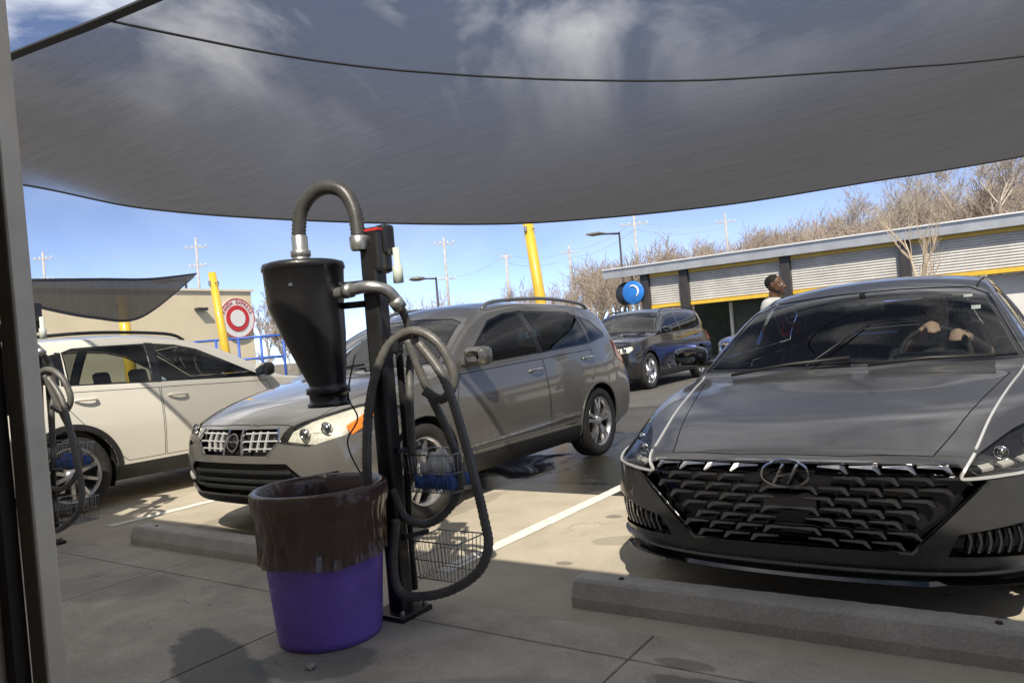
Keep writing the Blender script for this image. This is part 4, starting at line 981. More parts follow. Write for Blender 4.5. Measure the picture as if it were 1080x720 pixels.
    b = MB(); b.tube(spline([(-.11, -.05, 1.20), (-.17, -.06, 1.01), (-.12, -.06, .90), (-.20, -.06, .79), (-.14, -.06, .66), (-.07, -.05, .60)], 6), .004, 5); b.build('cable', HOSEB, r0)
    for z in (.55, .16): basket(r0, .195, .13, z, .27, .20, .17)
    b = MB(); b.bar((.05, .0, .74), (.08, .13, .74), .02, .02); b.build('basket_bracket', VBLACK, r0)
    b = MB(); b.bar((.05, .0, .35), (.08, .13, .35), .02, .02); b.build('basket_bracket', VBLACK, r0)
    return r0
vac = make_vacuum((-2.40, 2.45, .02), 'black vacuum stand with cone separator beside the purple bin')
v2 = copy_tree(vac); v2.location = (-5.93, 2.47, .02); v2['label'] = 'vacuum hoses and stand at the left beside the white crossover'
v2.rotation_euler = (0, 0, R(5))
# towels in the upper baskets
def towel(loc, cols, label, sz=(.21, .15)):
    b = MB(); n = 14; V = []
    for i in range(n + 1):
        for j in range(n + 1):
            x, y = (i / n - .5), (j / n - .5)
            V.append((x * sz[0], y * sz[1], .055 + .05 * math.cos(x * 3.1) * math.cos(y * 3.1) + .014 * math.sin(13 * x + 9 * y) + .010 * math.sin(21 * y - 7 * x)))
    k = len(V); V += [(p[0], p[1], .008) for p in V]
    F = [(i * (n + 1) + j, (i + 1) * (n + 1) + j, (i + 1) * (n + 1) + j + 1, i * (n + 1) + j + 1) for i in range(n) for j in range(n)]
    F += [tuple(q + k for q in f)[::-1] for f in F]
    ed = [i for i in range(n + 1)] + [i * (n + 1) + n for i in range(1, n + 1)] + [n * (n + 1) + j for j in range(n - 1, -1, -1)] + [i * (n + 1) for i in range(n - 1, 0, -1)]
    F += [(ed[i], ed[(i + 1) % len(ed)], ed[(i + 1) % len(ed)] + k, ed[i] + k) for i in range(len(ed))]
    o = b.add(V, F, True).build('towel', cols); o.location = loc
    return tag(o, label, 'towel', 'towels in the wire baskets')
BLUT = mat('towel_blue', (.05, .13, .42), .9, var=.4, scale=25, bump=.6, bscale=160); WHT = mat('towel_white', (.62, .62, .60), .9, var=.2, scale=25, bump=.6, bscale=160)
towel((-2.205, 2.58, .575), BLUT, 'crumpled blue towel in the upper basket of the vacuum by the bin')
towel((-2.205, 2.58, .635), WHT, 'white towel on top of the blue one in the basket by the bin', (.15, .12))
towel((-5.74, 2.62, .575), BLUT, 'blue towel in the basket of the left vacuum stand')

# ------------------------------------------------------------------ bin with its bag
bn = empty('trash_bin', (-2.535, 2.15, .02), 0, 'round purple plastic trash bin lined with a dark bag', 'bin')
PURP = mat('purple_plastic', (.17, .10, .47), .45, var=.16, scale=7, bump=.12, bscale=40, rvar=.16)
pr = [(.001, .012), (.19, .012), (.205, 0), (.218, .004), (.222, .03)] + [(.222 + .043 * k / 10, .03 + .53 * k / 10) for k in range(1, 11)] + [(.274, .575), (.278, .60), (.278, .625), (.270, .632), (.260, .62), (.253, .55), (.212, .04), (.001, .03)]
MB().lathe(pr, seg=64).build('tub', PURP, bn)
BAGM = mat('bag_film', (.095, .056, .028), .20, var=.25, scale=7, coat=.3, bump=.35, bscale=45)
BAGM.node_tree.nodes['Principled BSDF'].inputs['Alpha'].default_value = .82
from mathutils import noise as mnoise
n = 220; V = []; F = []; NO, NR_, NI = 30, 4, 16
random.seed(3)
ph = [random.uniform(0, 6.28) for _ in range(8)]
def crinkle(a, z, k):
    """sharp little folds, mostly running up and down"""
    p = Vector((math.cos(a) * 5, math.sin(a) * 5, z * 3.5 + k)); q = Vector((math.cos(a) * 12, math.sin(a) * 12, z * 9 + k))
    return .026 * (.42 - abs(mnoise.noise(p))) + .011 * (.35 - abs(mnoise.noise(q)))
for i in range(NO + NR_ + NI):
    for k in range(n):
        a = 2 * math.pi * k / n
        hem = .275 + .022 * math.sin(a + 2.2) + .006 * math.sin(5 * a + ph[4]) + .004 * mnoise.noise(Vector((math.cos(a) * 4, math.sin(a) * 4, 7)))
        if i < NO:
            t = i / (NO - 1); z = .640 - hem * (1 - t); base = .222 + .043 * max(0, min(1, (z - .03) / .53)) + .014 * max(0, min(1, (z - .54) / .05))
            rr_ = base + .008 + max(-.006, crinkle(a, z, 0) * (1.15 - .8 * t)) + .05 * max(0, .2 - t) * (1 + math.sin(6 * a + ph[6]))
        elif i < NO + NR_:
            t = (i - NO + 1) / NR_; rr_ = .287 - .030 * t + crinkle(a, .64, 0) * .25; z = .642 + .005 * math.sin(math.pi * t)
        else:
            t = (i - NO - NR_ + 1) / NI; rr_ = .240 - .075 * t + min(.006, crinkle(a, t, 3)) - .10 * max(0, t - .7); z = .638 - .48 * t
        V.append((rr_ * math.cos(a), rr_ * math.sin(a), z))
NT = NO + NR_ + NI
for i in range(NT - 1): F += [(i * n + k, i * n + (k + 1) % n, (i + 1) * n + (k + 1) % n, (i + 1) * n + k) for k in range(n)]
F.append(tuple((NT - 1) * n + k for k in range(n)))
MB().add(V, F, True).build('bag', BAGM, bn)
# bag corner pulled out at the left
b = MB(); b.add([(-.284, .06, .642), (-.345, .02, .50), (-.300, -.04, .53), (-.284, -.07, .64)], [(0, 1, 2, 3)])
c2 = b.build('bag_flap', BAGM, bn)
b = MB()
for k in range(9): b.sphere((random.uniform(-.012, .012), random.uniform(-.012, .012), random.uniform(.006, .014)), random.uniform(.006, .013), 7, 5)
pb = b.build('pebble', mat('pebble_grey', (.3, .29, .27), .9, var=.4, scale=60)); pb.location = (-2.33, 1.86, .02); tag(pb, 'small crumb of broken concrete on the walk before the bin', 'debris')
# ------------------------------------------------------------------ shade sails
def sail_mat(name, col, thin):
    """knitted shade cloth: the holes between the yarns close up at a grazing view"""
    m, t, b = _new(name); N = t.nodes.new; Lk = t.links.new
    t.nodes.remove(b); o = t.nodes['Material Output']
    g = N('ShaderNodeTexCoord'); mp_ = N('ShaderNodeMapping'); mp_.inputs['Scale'].default_value = (1.0, 9, 1); mp_.inputs['Rotation'].default_value = (0, 0, R(-34)); Lk(g.outputs['Object'], mp_.inputs[0])
    n = N('ShaderNodeTexNoise'); n.inputs['Scale'].default_value = 1.6; n.inputs['Detail'].default_value = 8; n.inputs['Roughness'].default_value = .7; Lk(mp_.outputs[0], n.inputs['Vector'])
    r_ = N('ShaderNodeValToRGB'); r_.color_ramp.elements[0].position = .3; r_.color_ramp.elements[1].position = .7
    r_.color_ramp.elements[0].color = (*[x * .90 for x in col], 1); r_.color_ramp.elements[1].color = (*[x * 1.10 for x in col], 1); Lk(n.outputs['Fac'], r_.inputs[0])
    df = N('ShaderNodeBsdfDiffuse'); tl = N('ShaderNodeBsdfTranslucent'); tr = N('ShaderNodeBsdfTransparent')
    Lk(r_.outputs[0], df.inputs['Color']); Lk(r_.outputs[0], tl.inputs['Color'])
    bp = N('ShaderNodeBump'); bp.inputs['Strength'].default_value = .5; bp.inputs['Distance'].default_value = .03; Lk(n.outputs['Fac'], bp.inputs['Height']); Lk(bp.outputs[0], df.inputs['Normal']); Lk(bp.outputs[0], tl.inputs['Normal'])
    m1 = N('ShaderNodeMixShader'); m1.inputs[0].default_value = .42; Lk(df.outputs[0], m1.inputs[1]); Lk(tl.outputs[0], m1.inputs[2])
    lw = N('ShaderNodeLayerWeight'); lw.inputs['Blend'].default_value = .5
    mr = N('ShaderNodeMapRange'); mr.interpolation_type = 'SMOOTHSTEP'; mr.inputs[1].default_value = .44; mr.inputs[2].default_value = .73; mr.inputs[3].default_value = thin; mr.inputs[4].default_value = 0; Lk(lw.outputs['Facing'], mr.inputs[0])
    m2 = N('ShaderNodeMixShader'); Lk(mr.outputs[0], m2.inputs[0]); Lk(m1.outputs[0], m2.inputs[1]); Lk(tr.outputs[0], m2.inputs[2])
    Lk(m2.outputs[0], o.inputs['Surface']); MATS[name] = m; return m
SAILM = sail_mat('shade_cloth', (.12, .12, .124), .52)
SAILD = sail_mat('shade_cloth_dense', (.15, .135, .115), .04)
HEM = mat('sail_hem', (.035, .036, .04), .8, var=.2, scale=20)
YEL = mat('yellow_steel', (.62, .40, .03), .42, var=.12, scale=4, coat=.2)

def make_sail(near, far, label, sag=.0, n=48, m_=30, seams=(), cm=None):
    root = empty('shade_sail', (0, 0, 0), 0, label, 'shade sail', 'shade sails over the bays')
    Nc = spline(near, 20); Fc = spline(far, 20)
    def at(c, t):
        x = t * (len(c) - 1); i = min(int(x), len(c) - 2); return c[i].lerp(c[i + 1], x - i)
    V = []
    for i in range(n + 1):
        for j in range(m_ + 1):
            v = j / m_; p = at(Nc, i / n).lerp(at(Fc, i / n), v); p = p + Vector((0, 0, sag * math.sin(math.pi * v) * math.sin(math.pi * min(1, i / n * 1.2) ** .8)))
            p.z += .006 * math.sin(i * 1.9 + .8 * math.sin(j * .35)) * (1 - v) ** 2 * v * 3
            V.append(p)
    F = [(i * (m_ + 1) + j, (i + 1) * (m_ + 1) + j, (i + 1) * (m_ + 1) + j + 1, i * (m_ + 1) + j + 1) for i in range(n) for j in range(m_)]
    cl = MB().add(V, F, True).build('cloth', cm or SAILM, root)
    bv = BVHTree.FromPolygons([tuple(p) for p in V], F)
    for c in (Nc, Fc):
        W = []; k = len(c)
        for i, p in enumerate(c):
            t = (c[min(i + 1, k - 1)] - c[max(i - 1, 0)]).normalized(); q = t.cross(Vector((0, 0, 1))).normalized()
            mid = at(Nc if c is Fc else Fc, i / (k - 1)); q = q if q.dot(mid - p) > 0 else -q
            d = (mid - p).normalized() if (mid - p).length > .05 else q
            W += [p - d * .012 + Vector((0, 0, -.006)), p + d * .05 + Vector((0, 0, -.006)), p + d * .05 + Vector((0, 0, .006)), p - d * .012 + Vector((0, 0, .006))]
        FF = [(i * 4 + a, i * 4 + (a + 1) % 4, (i + 1) * 4 + (a + 1) % 4, (i + 1) * 4 + a) for i in range(k - 1) for a in range(4)]
        MB().add(W, FF).build('hem', HEM, root)
    for s_ in seams:
        P = []
        for p in spline([(x, y, 0) for x, y in s_], 10):
            h = bv.ray_cast(Vector((p.x, p.y, 20)), Vector((0, 0, -1)))
            if h[0]: P.append(h[0] - Vector((0, 0, .008)))
        MB().tube(P, .008, 6).build('seam', HEM, root)
    return root
near = [(-9.3, 2.15, 3.5), (-7.2, 2.02, 3.38), (-5.26, 2.16, 3.3), (-3.92, 2.36, 3.3), (-1.5, 2.62, 3.3), (1.5, 2.62, 3.35), (4.5, 2.2, 3.5), (7, 1.6, 3.75)]
far3 = [(-7.32, 3.08, 1.10), (-7.73, 4.45, 1.03), (-7.51, 6.17, .94), (-6.62, 8.5, .87), (-5.51, 9.88, .85), (-3.51, 10.96, .855), (-1.73, 11.17, .90), (.22, 11.29, .97)]
far = [(-9.3, 2.17, 3.5)] + [(x * t, y * t, 1.2 + 1.8 * t) for x, y, t in far3] + [(3, 11.6, 3.15), (7.4, 12.4, 3.6)]
make_sail(near, far, 'large grey shade sail stretched overhead across the top of the view', sag=.06,
          seams=([(-4.28, 2.30), (-4.11, 2.76), (-3.87, 3.29), (-3.46, 3.94), (-2.82, 4.67), (-2.08, 5.39), (-1.38, 5.92), (-.6, 6.47), (.19, 7.02), (3, 8.6)],))
LS = [(-9.6, 2.6, 3.3), (-12.3, 4.4, 2.95)]
make_sail([(-17.5, 7.3, 2.9), (-18.2, 9.0, 2.65), (-18.9, 10.6, 2.7), (-19.7, 12.7, 3.9)], [(-17.5, 7.3, 3.45), (-18.2, 9.2, 3.6), (-19.0, 11.0, 3.75), (-19.8, 12.9, 4.05)],
          'far dark shade sail with a pointed tip above the white crossover', n=24, m_=12, cm=SAILD)

def mast(base, top, label, r_=.10):
    o = empty('sail_mast', base, 0, label, 'mast', 'yellow sail masts')
    d = Vector(top) - Vector(base); b = MB(); b.tube([(0, 0, 0), d * .5, d], [r_ * 1.05, r_, r_ * .9], 20); b.build('pole', YEL, o)
    b = MB(); b.lathe([(.001, .03), (r_ * 2.1, .03), (r_ * 2.1, 0)], seg=20); b.build('base_plate', YEL, o)
    b = MB(); b.box(d * .93 + Vector((0, 0, 0)), (.05, r_ * 2.6, .10), bev=.01); b.tube([d * .93, d * .93 + Vector((.18, -.05, .0))], .012, 6); b.build('shackle', GALV, o)
    return o
mast((-6.72, 11.12, 0), (-6.96, 10.98, 3.42), 'leaning yellow mast behind the grey crossover')
mast((-13.12, 9.2, 0), (-13.38, 9.04, 3.15), 'leaning yellow mast in front of the cream building, right of the far sail', .085)
mast((-21.2, 11.5, 0), (-21.3, 11.4, 3.5), 'short yellow mast under the far sail tip', .16)
mast((7.6, 12.6, 0), (7.9, 12.8, 4.2), 'yellow mast at the far right corner of the large sail')
mast((-9.9, 2.1, 0), (-10.2, 2.05, 4.1), 'yellow mast at the left corner of the large sail')

# ------------------------------------------------------------------ the waiting room with the window the view is taken from
FRM = mat('frame_grey', (.64, .57, .46), .45, metal=.35, var=.12, scale=6, bump=.05, bscale=40)
BRONZE = mat('frame_bronze', (.055, .04, .03), .5, var=.25, scale=14)
WALLC = mat('render_wall', (.64, .58, .48), .9, var=.15, scale=3, bump=.2, bscale=60)
hb = empty('waiting_room', (0, .2, 0), 0, 'rendered waiting room with a grey framed window in the near left foreground', 'building')
hb_l = Vector((0, .2, 0))
def hbox(nm, c, d, m, par=None, bev=0, lean=0):
    b = MB(); b.box(Vector(c) - hb_l, d, Euler((0, R(lean), 0)).to_matrix() if lean else None, bev=bev); return b.build(nm, m, par or hb)
hbox('wall', (-7.3, .47, 1.56), (11.6, .16, 3.12), WALLC)
hbox('wall', (7.0, .47, 1.56), (7.0, .16, 3.12), WALLC)
hbox('wall', (1.0, .47, 3.02), (5.0, .14, .20), WALLC)
hbox('wall', (-1.2, -5.0, 1.56), (23.6, .16, 3.12), WALLC)
hbox('wall', (-13.0, -2.3, 1.56), (.16, 5.24, 3.12), WALLC); hbox('wall', (10.4, -2.3, 1.56), (.16, 5.24, 3.12), WALLC)
hbox('roof', (-1.3, -2.26, 3.22), (24.4, 5.76, .16), mat('roof_edge', (.25, .24, .22), .7, var=.15, scale=3))
hbox('floor', (-1.3, -2.3, .0), (23.2, 5.2, .04), mat('floor_tile', (.42, .38, .32), .4, var=.15, scale=2))
fm = hbox('window_frame', (-1.222, .495, 1.45), (.05, .03, 2.9), FRM, bev=.004, lean=-1.5)
hbox('frame_gasket', (-1.262, .47, 1.45), (.03, .02, 2.9), BRONZE, fm, lean=-1.5)
hbox('frame_stop', (-1.285, .458, 1.45), (.016, .03, 2.9), FRM, fm, .003, lean=-1.5)
hbox('jamb', (-1.36, .445, 1.45), (.13, .05, 2.9), BRONZE)
hbox('jamb_trim', (-1.46, .41, 1.45), (.07, .04, 2.9), mat('trim_pale', (.42, .38, .33), .6, var=.1), None, .004)
hbox('window_frame', (3.45, .49, 1.45), (.10, .115, 2.9), FRM, bev=.004); hbox('window_frame', (1.12, .49, 2.86), (4.58, .11, .08), FRM, bev=.004); hbox('window_frame', (1.12, .49, .06), (4.58, .11, .10), FRM, bev=.004)

# ------------------------------------------------------------------ wash-bay building
bay = empty('wash_bay_building', (-1, 25.85, 0), 0, 'long low wash building with corrugated panels, yellow bands and dark columns', 'building')
bl = Vector((-1, 25, 0))
CLAD = mat('corrugated_panel', (.54, .525, .49), .5, metal=.1, var=.16, scale=1.6, detail=9)
DARKC = mat('column_dark', (.030, .027, .026), .5, var=.2, scale=5)
def bbox(nm, c, d, m, par=None, bev=0): return MB().box(Vector(c) - bl, d, bev=bev).build(nm, m, par or bay)
rf = bbox('roof', (1.6, 28.0, 3.60), (28.6, 7.6, .10), mat('roof_metal', (.50, .50, .49), .4, metal=.4, var=.1, scale=1.5))
bbox('fascia', (1.6, 24.19, 3.50), (28.6, .05, .36), mat('fascia_metal', (.40, .40, .39), .38, metal=.5, var=.15, scale=2), rf, .01)
bbox('gutter', (1.6, 24.14, 3.665), (28.6, .09, .05), mat('gutter_pale', (.66, .66, .64), .4, metal=.3), rf, .01)
cols = [-11.15, -9.65, -6.15, -2.65, .85, 4.35, 7.85, 11.35, 14.85]
for x in cols: bbox('column', (x, 24.50, 1.70), (.30, .30, 3.40), DARKC, None, .02)
for a, b_ in zip(cols[:-1], cols[1:]):
    x0, x1 = a + .16, b_ - .16; z0, z1 = 2.19, 3.20; n = 12; V = []; F = []
    for i in range(n * 4 + 1):
        z = z0 + (z1 - z0) * i / (n * 4); dy = (0, .035, .045, .035)[i % 4]
        V += [(x0, 24.58 - dy, z), (x1, 24.58 - dy, z)]
    V = [Vector(p) - bl for p in V]
    F = [(2 * i, 2 * i + 1, 2 * i + 3, 2 * i + 2) for i in range(n * 4)]
    MB().add(V, F, False).build('corrugated_panel', CLAD, bay)
    for z, h in ((2.12, .12), (3.27, .12)): bbox('yellow_band', ((x0 + x1) / 2, 24.54, z), (x1 - x0, .10, h), YEL, None, .01)
bbox('back_wall', (8.5, 30.9, 1.7), (15, .2, 3.4), mat('bay_wall', (.38, .36, .32), .9, var=.15, scale=2)); bbox('back_wall', (-10.2, 30.9, 1.7), (3.0, .2, 3.4), mat('back_green', (.05, .06, .035), .8, var=.3, scale=3))
bbox('infill_wall', (6.6, 25.06, 1.02), (15.5, .12, 2.02), mat('infill_white', (.60, .59, .56), .7, var=.08, scale=2))
bbox('roll_door', (-7.55, 25.6, 1.02), (1.5, .08, 2.04), mat('door_green', (.045, .055, .03), .6, var=.3, scale=4)); bbox('door_frame', (-8.40, 25.55, 1.02), (.10, .14, 2.04), mat('frame_cream', (.65, .60, .48), .6))
bbox('door_frame', (-6.72, 25.55, 1.02), (.10, .14, 2.04), MATS['frame_cream'])
# round blue sign hanging at the end of the wash building
sg = empty('round_sign', (-11.55, 25.1, 2.72), 0, 'round blue sign with a white swoosh at the end of the wash building', 'sign')
b = MB(); b.lathe([(.001, -.05), (.40, -.05), (.43, -.03), (.43, .03), (.40, .05), (.001, .05)], axis='y', seg=36); b.build('disc', mat('sign_blue', (.02, .16, .50), .35, var=.2, scale=4), sg)
b = MB(); b.tube([(.22 * math.cos(a), -.06, .22 * math.sin(a) + .03) for a in [R(-60 + 20 * k) for k in range(10)]], [.02 + .005 * min(k, 9 - k) for k in range(10)], 6); b.build('swoosh', WHITEP, sg)
b = MB(); b.bar((0, .0, .43), (.0, 0, .74), .05, .05); b.build('hanger', DARKC, sg)
b = MB(); b.lathe([(.001, -.05), (.40, -.05), (.43, 0), (.40, .05), (.001, .05)], c=(-.42, .25, .0), axis='y', seg=30); b.build('second_disc', mat('sign_dark', (.02, .025, .035), .4), sg)

# ------------------------------------------------------------------ cream building at the left with its round sign
cb = empty('cream_building', (-38, 12, 0), 0, 'plain cream building at the far left carrying a round restaurant sign', 'building')
cl_ = Vector((-38, 12, 0)); CREAM = mat('cream_stucco', (.62, .53, .36), .9, var=.06, scale=.8, bump=.1, bscale=30)
def cbox(nm, c, d, m, par=None, bev=0): return MB().box(Vector(c) - cl_, d, bev=bev).build(nm, m, par or cb)
cbox('wall', (-37.6, 10.35, 2.4), (14, 24.7, 4.8), CREAM); cbox('parapet_cap', (-37.6, 10.35, 4.84), (14.2, 24.9, .10), mat('cap_cream', (.66, .60, .47), .7))
cbox('wainscot', (-30.56, 10.35, .5), (.06, 24.8, 1.0), mat('wainscot_tan', (.42, .33, .22), .9, var=.1))
cbox('wall_lamp', (-30.45, 19.9, 3.95), (.3, .5, .12), DARKC); 
rs = empty('round_restaurant_sign', (-30.55, 21.75, 3.50), R(90), 'round red and white restaurant sign on the cream wall', 'sign')
def disc(r0_, r1_, y, m, nm, par=rs, th=.06):
    b = MB(); b.lathe([(max(r0_, .001), y), (r1_, y), (r1_, y + th), (max(r0_, .001), y + th)], axis='y', seg=48, smooth=False); return b.build(nm, m, par)
disc(0, .95, -.10, mat('sign_white', (.66, .65, .62), .5), 'backing', th=.1); disc(0, .62, -.125, mat('sign_red', (.48, .03, .03), .45), 'red_disc', th=.03); disc(0, .40, -.145, MATS['sign_white'], 'centre_disc', th=.03)
disc(.90, .95, -.115, MATS['sign_red'], 'rim', th=.02)
for s_, word, up in ((0, 'PANDA EXPRESS', 1),):
    for k, ch in enumerate(word):
        if ch == ' ': continue
        a = R(90 - (k - (len(word) - 1) / 2) * 11.5) if up > 0 else R(-90 + (k - (len(word) - 1) / 2) * 10)
        me = text_mesh(ch, .24 if up > 0 else .2, .006); me.materials.append(MATS['sign_red'] if up > 0 else SEAM)
        o = link(bpy.data.objects.new('letter', me), rs); o.location = (.765 * math.cos(a), -.115, .765 * math.sin(a)); o.rotation_euler = Euler((R(90), 0, 0)).to_quaternion().to_euler()
        o.rotation_euler = (Matrix.Rotation(-(a - R(90)) if up > 0 else -(a + R(90)), 3, 'Y') @ Matrix.Rotation(R(90), 3, 'X')).to_euler()

# blue hand rail
br = empty('blue_railing', (-27.5, 20.0, 0), 0, 'blue pipe railing beside the cream building', 'railing'); rl = Vector((-27.5, 20, 0))
BLUR = mat('blue_paint', (.03, .10, .42), .45, var=.15, scale=6)
A, B = Vector((-29.4, 18.7, 0)), Vector((-26.2, 20.9, 0))
for k in range(5):
    p = A.lerp(B, k / 4) - rl; MB().tube([p, p + Vector((0, 0, 2.45))], .055, 8).build('post', BLUR, br)
for z in (2.42, 1.5): MB().tube([A - rl + Vector((0, 0, z)), B - rl + Vector((0, 0, z))], .05, 8).build('rail', BLUR, br)
# small red-roofed kiosk far behind
kx, ky = cam2st(-5.5, 70)
kk = empty('far_kiosk', (kx, ky, hill_z(kx, ky)), R(34), 'small far building with a red roof above the grey crossover', 'building')
MB().box((0, 0, 1.9), (5, 4, 3.8)).build('wall', CREAM, kk); b = MB(); b.add([(-3, -2.5, 3.8), (3, -2.5, 3.8), (3, 2.5, 3.8), (-3, 2.5, 3.8), (-2, 0, 5.2), (2, 0, 5.2)], [(0, 1, 5, 4), (2, 3, 4, 5), (1, 2, 5), (3, 0, 4), (3, 2, 1, 0)]); b.build('roof', mat('roof_red', (.42, .05, .04), .6), kk)
for x in (-1.5, 0, 1.5): MB().box((x, -2.01, 2.0), (.9, .06, 1.3)).build('window', GLOSSB, kk)

# ------------------------------------------------------------------ lamps, utility poles, wires
def street_lamp(x, y, h, arm, label, head='cobra', r_=.09):
    o = empty('street_lamp', (x, y, -.02), 0, label, 'lamp', 'parking lot lamps'); d = Vector(arm)
    MB().tube([(0, 0, 0), (0, 0, h)], [r_, r_ * .7], 10).build('pole', DARKC, o); MB().tube([(0, 0, h - .08), d + Vector((0, 0, h - .02))], .05, 8).build('arm', DARKC, o)
    e = d + Vector((0, 0, h)); q = d.normalized(); b = MB()
    if head == 'cobra': b.sphere(e + q * .25, (.5, .5, .14), 16, 8)
    else: b.box(e + q * .2, (.75, .75, .10), bev=.03)
    b.build('lamp_head', mat('lamp_grey', (.22, .215, .20), .5, metal=.3), o)
    return o
street_lamp(-36.86, 23.28, 6.2, (-.85, -.55, 0), 'lot lamp with one flat head above the cream building')
street_lamp(-28.9, 34.75, 5.65, (-.75, -.5, 0), 'lot lamp with oval head behind the grey crossover')
street_lamp(-16.5, 34.75, 6.5, (-.85, -.55, 0), 'thin dark lot lamp with a flat arm beside the wash building', 'flat', .07)
WOODP = mat('pole_wood', (.42, .39, .35), .9, var=.25, scale=3)
def upole(px, D, ztop, label, arms=((.92, 2.4),), insul=True):
    x, y = cam2st((px - 540) / 780 * D, D); z0 = hill_z(x, y); h = ztop - z0
    o = empty('utility_pole', (x, y, z0 - .1), R(34.3), label, 'pole', 'utility poles on the skyline')
    MB().tube([(0, 0, 0), (0, 0, h)], [.19, .12], 8).build('pole', WOODP, o)
    tops = []
    for f, wd in arms:
        b = MB(); b.bar((-wd / 2, 0, h * f), (wd / 2, 0, h * f), .12, .14)
        a_ = b.build('crossarm', WOODP, o)
        for s_ in (-1, -.4, .4, 1):
            MB().lathe([(.001, .22), (.06, .2), (.07, .1), (.03, .06), (.03, 0)], c=(s_ * wd * .47, 0, h * f + .06), seg=8).build('insulator', WHITEP, a_)
        tops.append(z0 + h * f + .3)
    return Vector((x, y, 0)), tops, z0 + h
PL = [upole(42 + 12, 90, 17.2, 'leftmost utility pole with two crossarms at the frame edge', ((.95, 2.2), (.80, 2.2))), upole(207 + 9, 90, 17.4, 'tall utility pole above the cream building', ((.93, 2.6), (.80, 2.0))),
      upole(468 + 9, 90, 14.9, 'tall utility pole above the middle of the grey crossover', ((.95, 2.4), (.66, 2.2))), upole(534 + 7, 85, 11.6, 'short utility pole just left of the yellow mast', ((.97, 1.2),)),
      upole(600 + 8, 105, 14.5, 'utility pole just right of the yellow mast', ((.92, 2.2),)), upole(668 + 11, 90, 15.9, 'utility pole above the left end of the wash building', ((.90, 3.4),)), upole(765 + 10, 100, 16.5, 'utility pole among the hill trees above the wash roof', ((.90, 2.6),))]
for i in range(len(PL) - 1):
    a, b_ = PL[i], PL[i + 1]
    for q in range(2):
        za = a[1][min(q, len(a[1]) - 1)]; zb_ = b_[1][min(q, len(b_[1]) - 1)]; pts = []
        for k in range(15):
            t = k / 14; p = a[0].lerp(b_[0], t); pts.append((p.x, p.y, za + (zb_ - za) * t - 3.2 * t * (1 - t) - (1.0 if q and len(a[1]) == 1 else 0)))
        o = MB().tube(pts, .02, 4, cap=False).build('power_line', mat('wire_far', (.42, .43, .45), .7)); tag(o, ('upper' if q == 0 else 'lower') + ' power line strung between ' + ('leftmost and tall left', 'tall left and middle', 'middle and short', 'short and mast-side', 'mast-side and wash-end', 'wash-end and hillside')[i] + ' utility poles', 'wire', 'power lines')

# ------------------------------------------------------------------ bare trees
def bare_tree(seed, h, levels=5, sides=(6, 5, 4, 3, 3, 3), spread=.62, twig=.012, br_n=(4, 4, 4, 4, 3), up=.35):
    rnd = random.Random(seed); T = MB(); C = MB()
    def grow(p, d, ln, r_, lv):
        n = 4 if lv < 2 else (2 if lv == levels and levels == 3 else 3); pts = [p]; rs_ = [r_]
        q = p.copy(); dd = d.copy()
        for k in range(n):
            dd = (dd + Vector((rnd.uniform(-1, 1), rnd.uniform(-1, 1), rnd.uniform(-.4, 1) * up)) * (.16 if lv else .06)).normalized()
            q = q + dd * ln / n; pts.append(q.copy()); rs_.append(max(r_ * (1 - .62 * (k + 1) / n), twig * .5))
        (T if lv == 0 else C).tube(pts, rs_, sides[lv], cap=False, smooth=True)
        if lv >= levels: return
        nb = br_n[min(lv, len(br_n) - 1)] + rnd.randint(0, 1)
        for k in range(nb):
            t = rnd.uniform(.38 if lv == 0 else .25, 1.0); i = min(int(t * n), n - 1); b = pts[i].lerp(pts[i + 1], t * n - i)
            ax = Vector((rnd.uniform(-1, 1), rnd.uniform(-1, 1), rnd.uniform(-.2, .6))); ax = (ax - dd * ax.dot(dd)).normalized()
            nd = (dd * (1 - spread * .5) + ax * spread * rnd.uniform(.7, 1.2) + Vector((0, 0, up * .4))).normalized()
            grow(b, nd, ln * rnd.uniform(.52, .74), max(rs_[i] * rnd.uniform(.45, .62), twig), lv + 1)
    grow(Vector((0, 0, 0)), Vector((0, 0, 1)), h * .48, h * .022, 0)
    return T, C
BARK = mat('bark', (.34, .29, .23), .95, var=.3, scale=5); TWIG = mat('twigs', (.38, .32, .26), .95, var=.25, scale=2); BARKP = mat('bark_pale', (.46, .40, .32), .9, var=.2, scale=6)
TWIG2 = mat('twigs_pale', (.42, .36, .29), .95, var=.25, scale=2)
def tree_thing(x, y, h, seed, label, lv=5, bark=BARK, tw=TWIG, **k):
    o = empty('bare_tree', (x, y, hill_z(x, y) - .05), random.uniform(0, 6.28), label, 'tree', 'bare trees'); T, C = bare_tree(seed, h, lv, **k)
    T.build('trunk', bark, o); C.build('crown', tw, o); return o
tree_thing(-2.05, 22.6, 5.1, 11, 'slim pale bare tree standing in front of the wash building', 3, BARKP, mat('twig_light', (.50, .40, .28), .9), spread=.40, up=.7, twig=.008)
def ct(px, D): return cam2st((px - 540) / 780 * D, D)
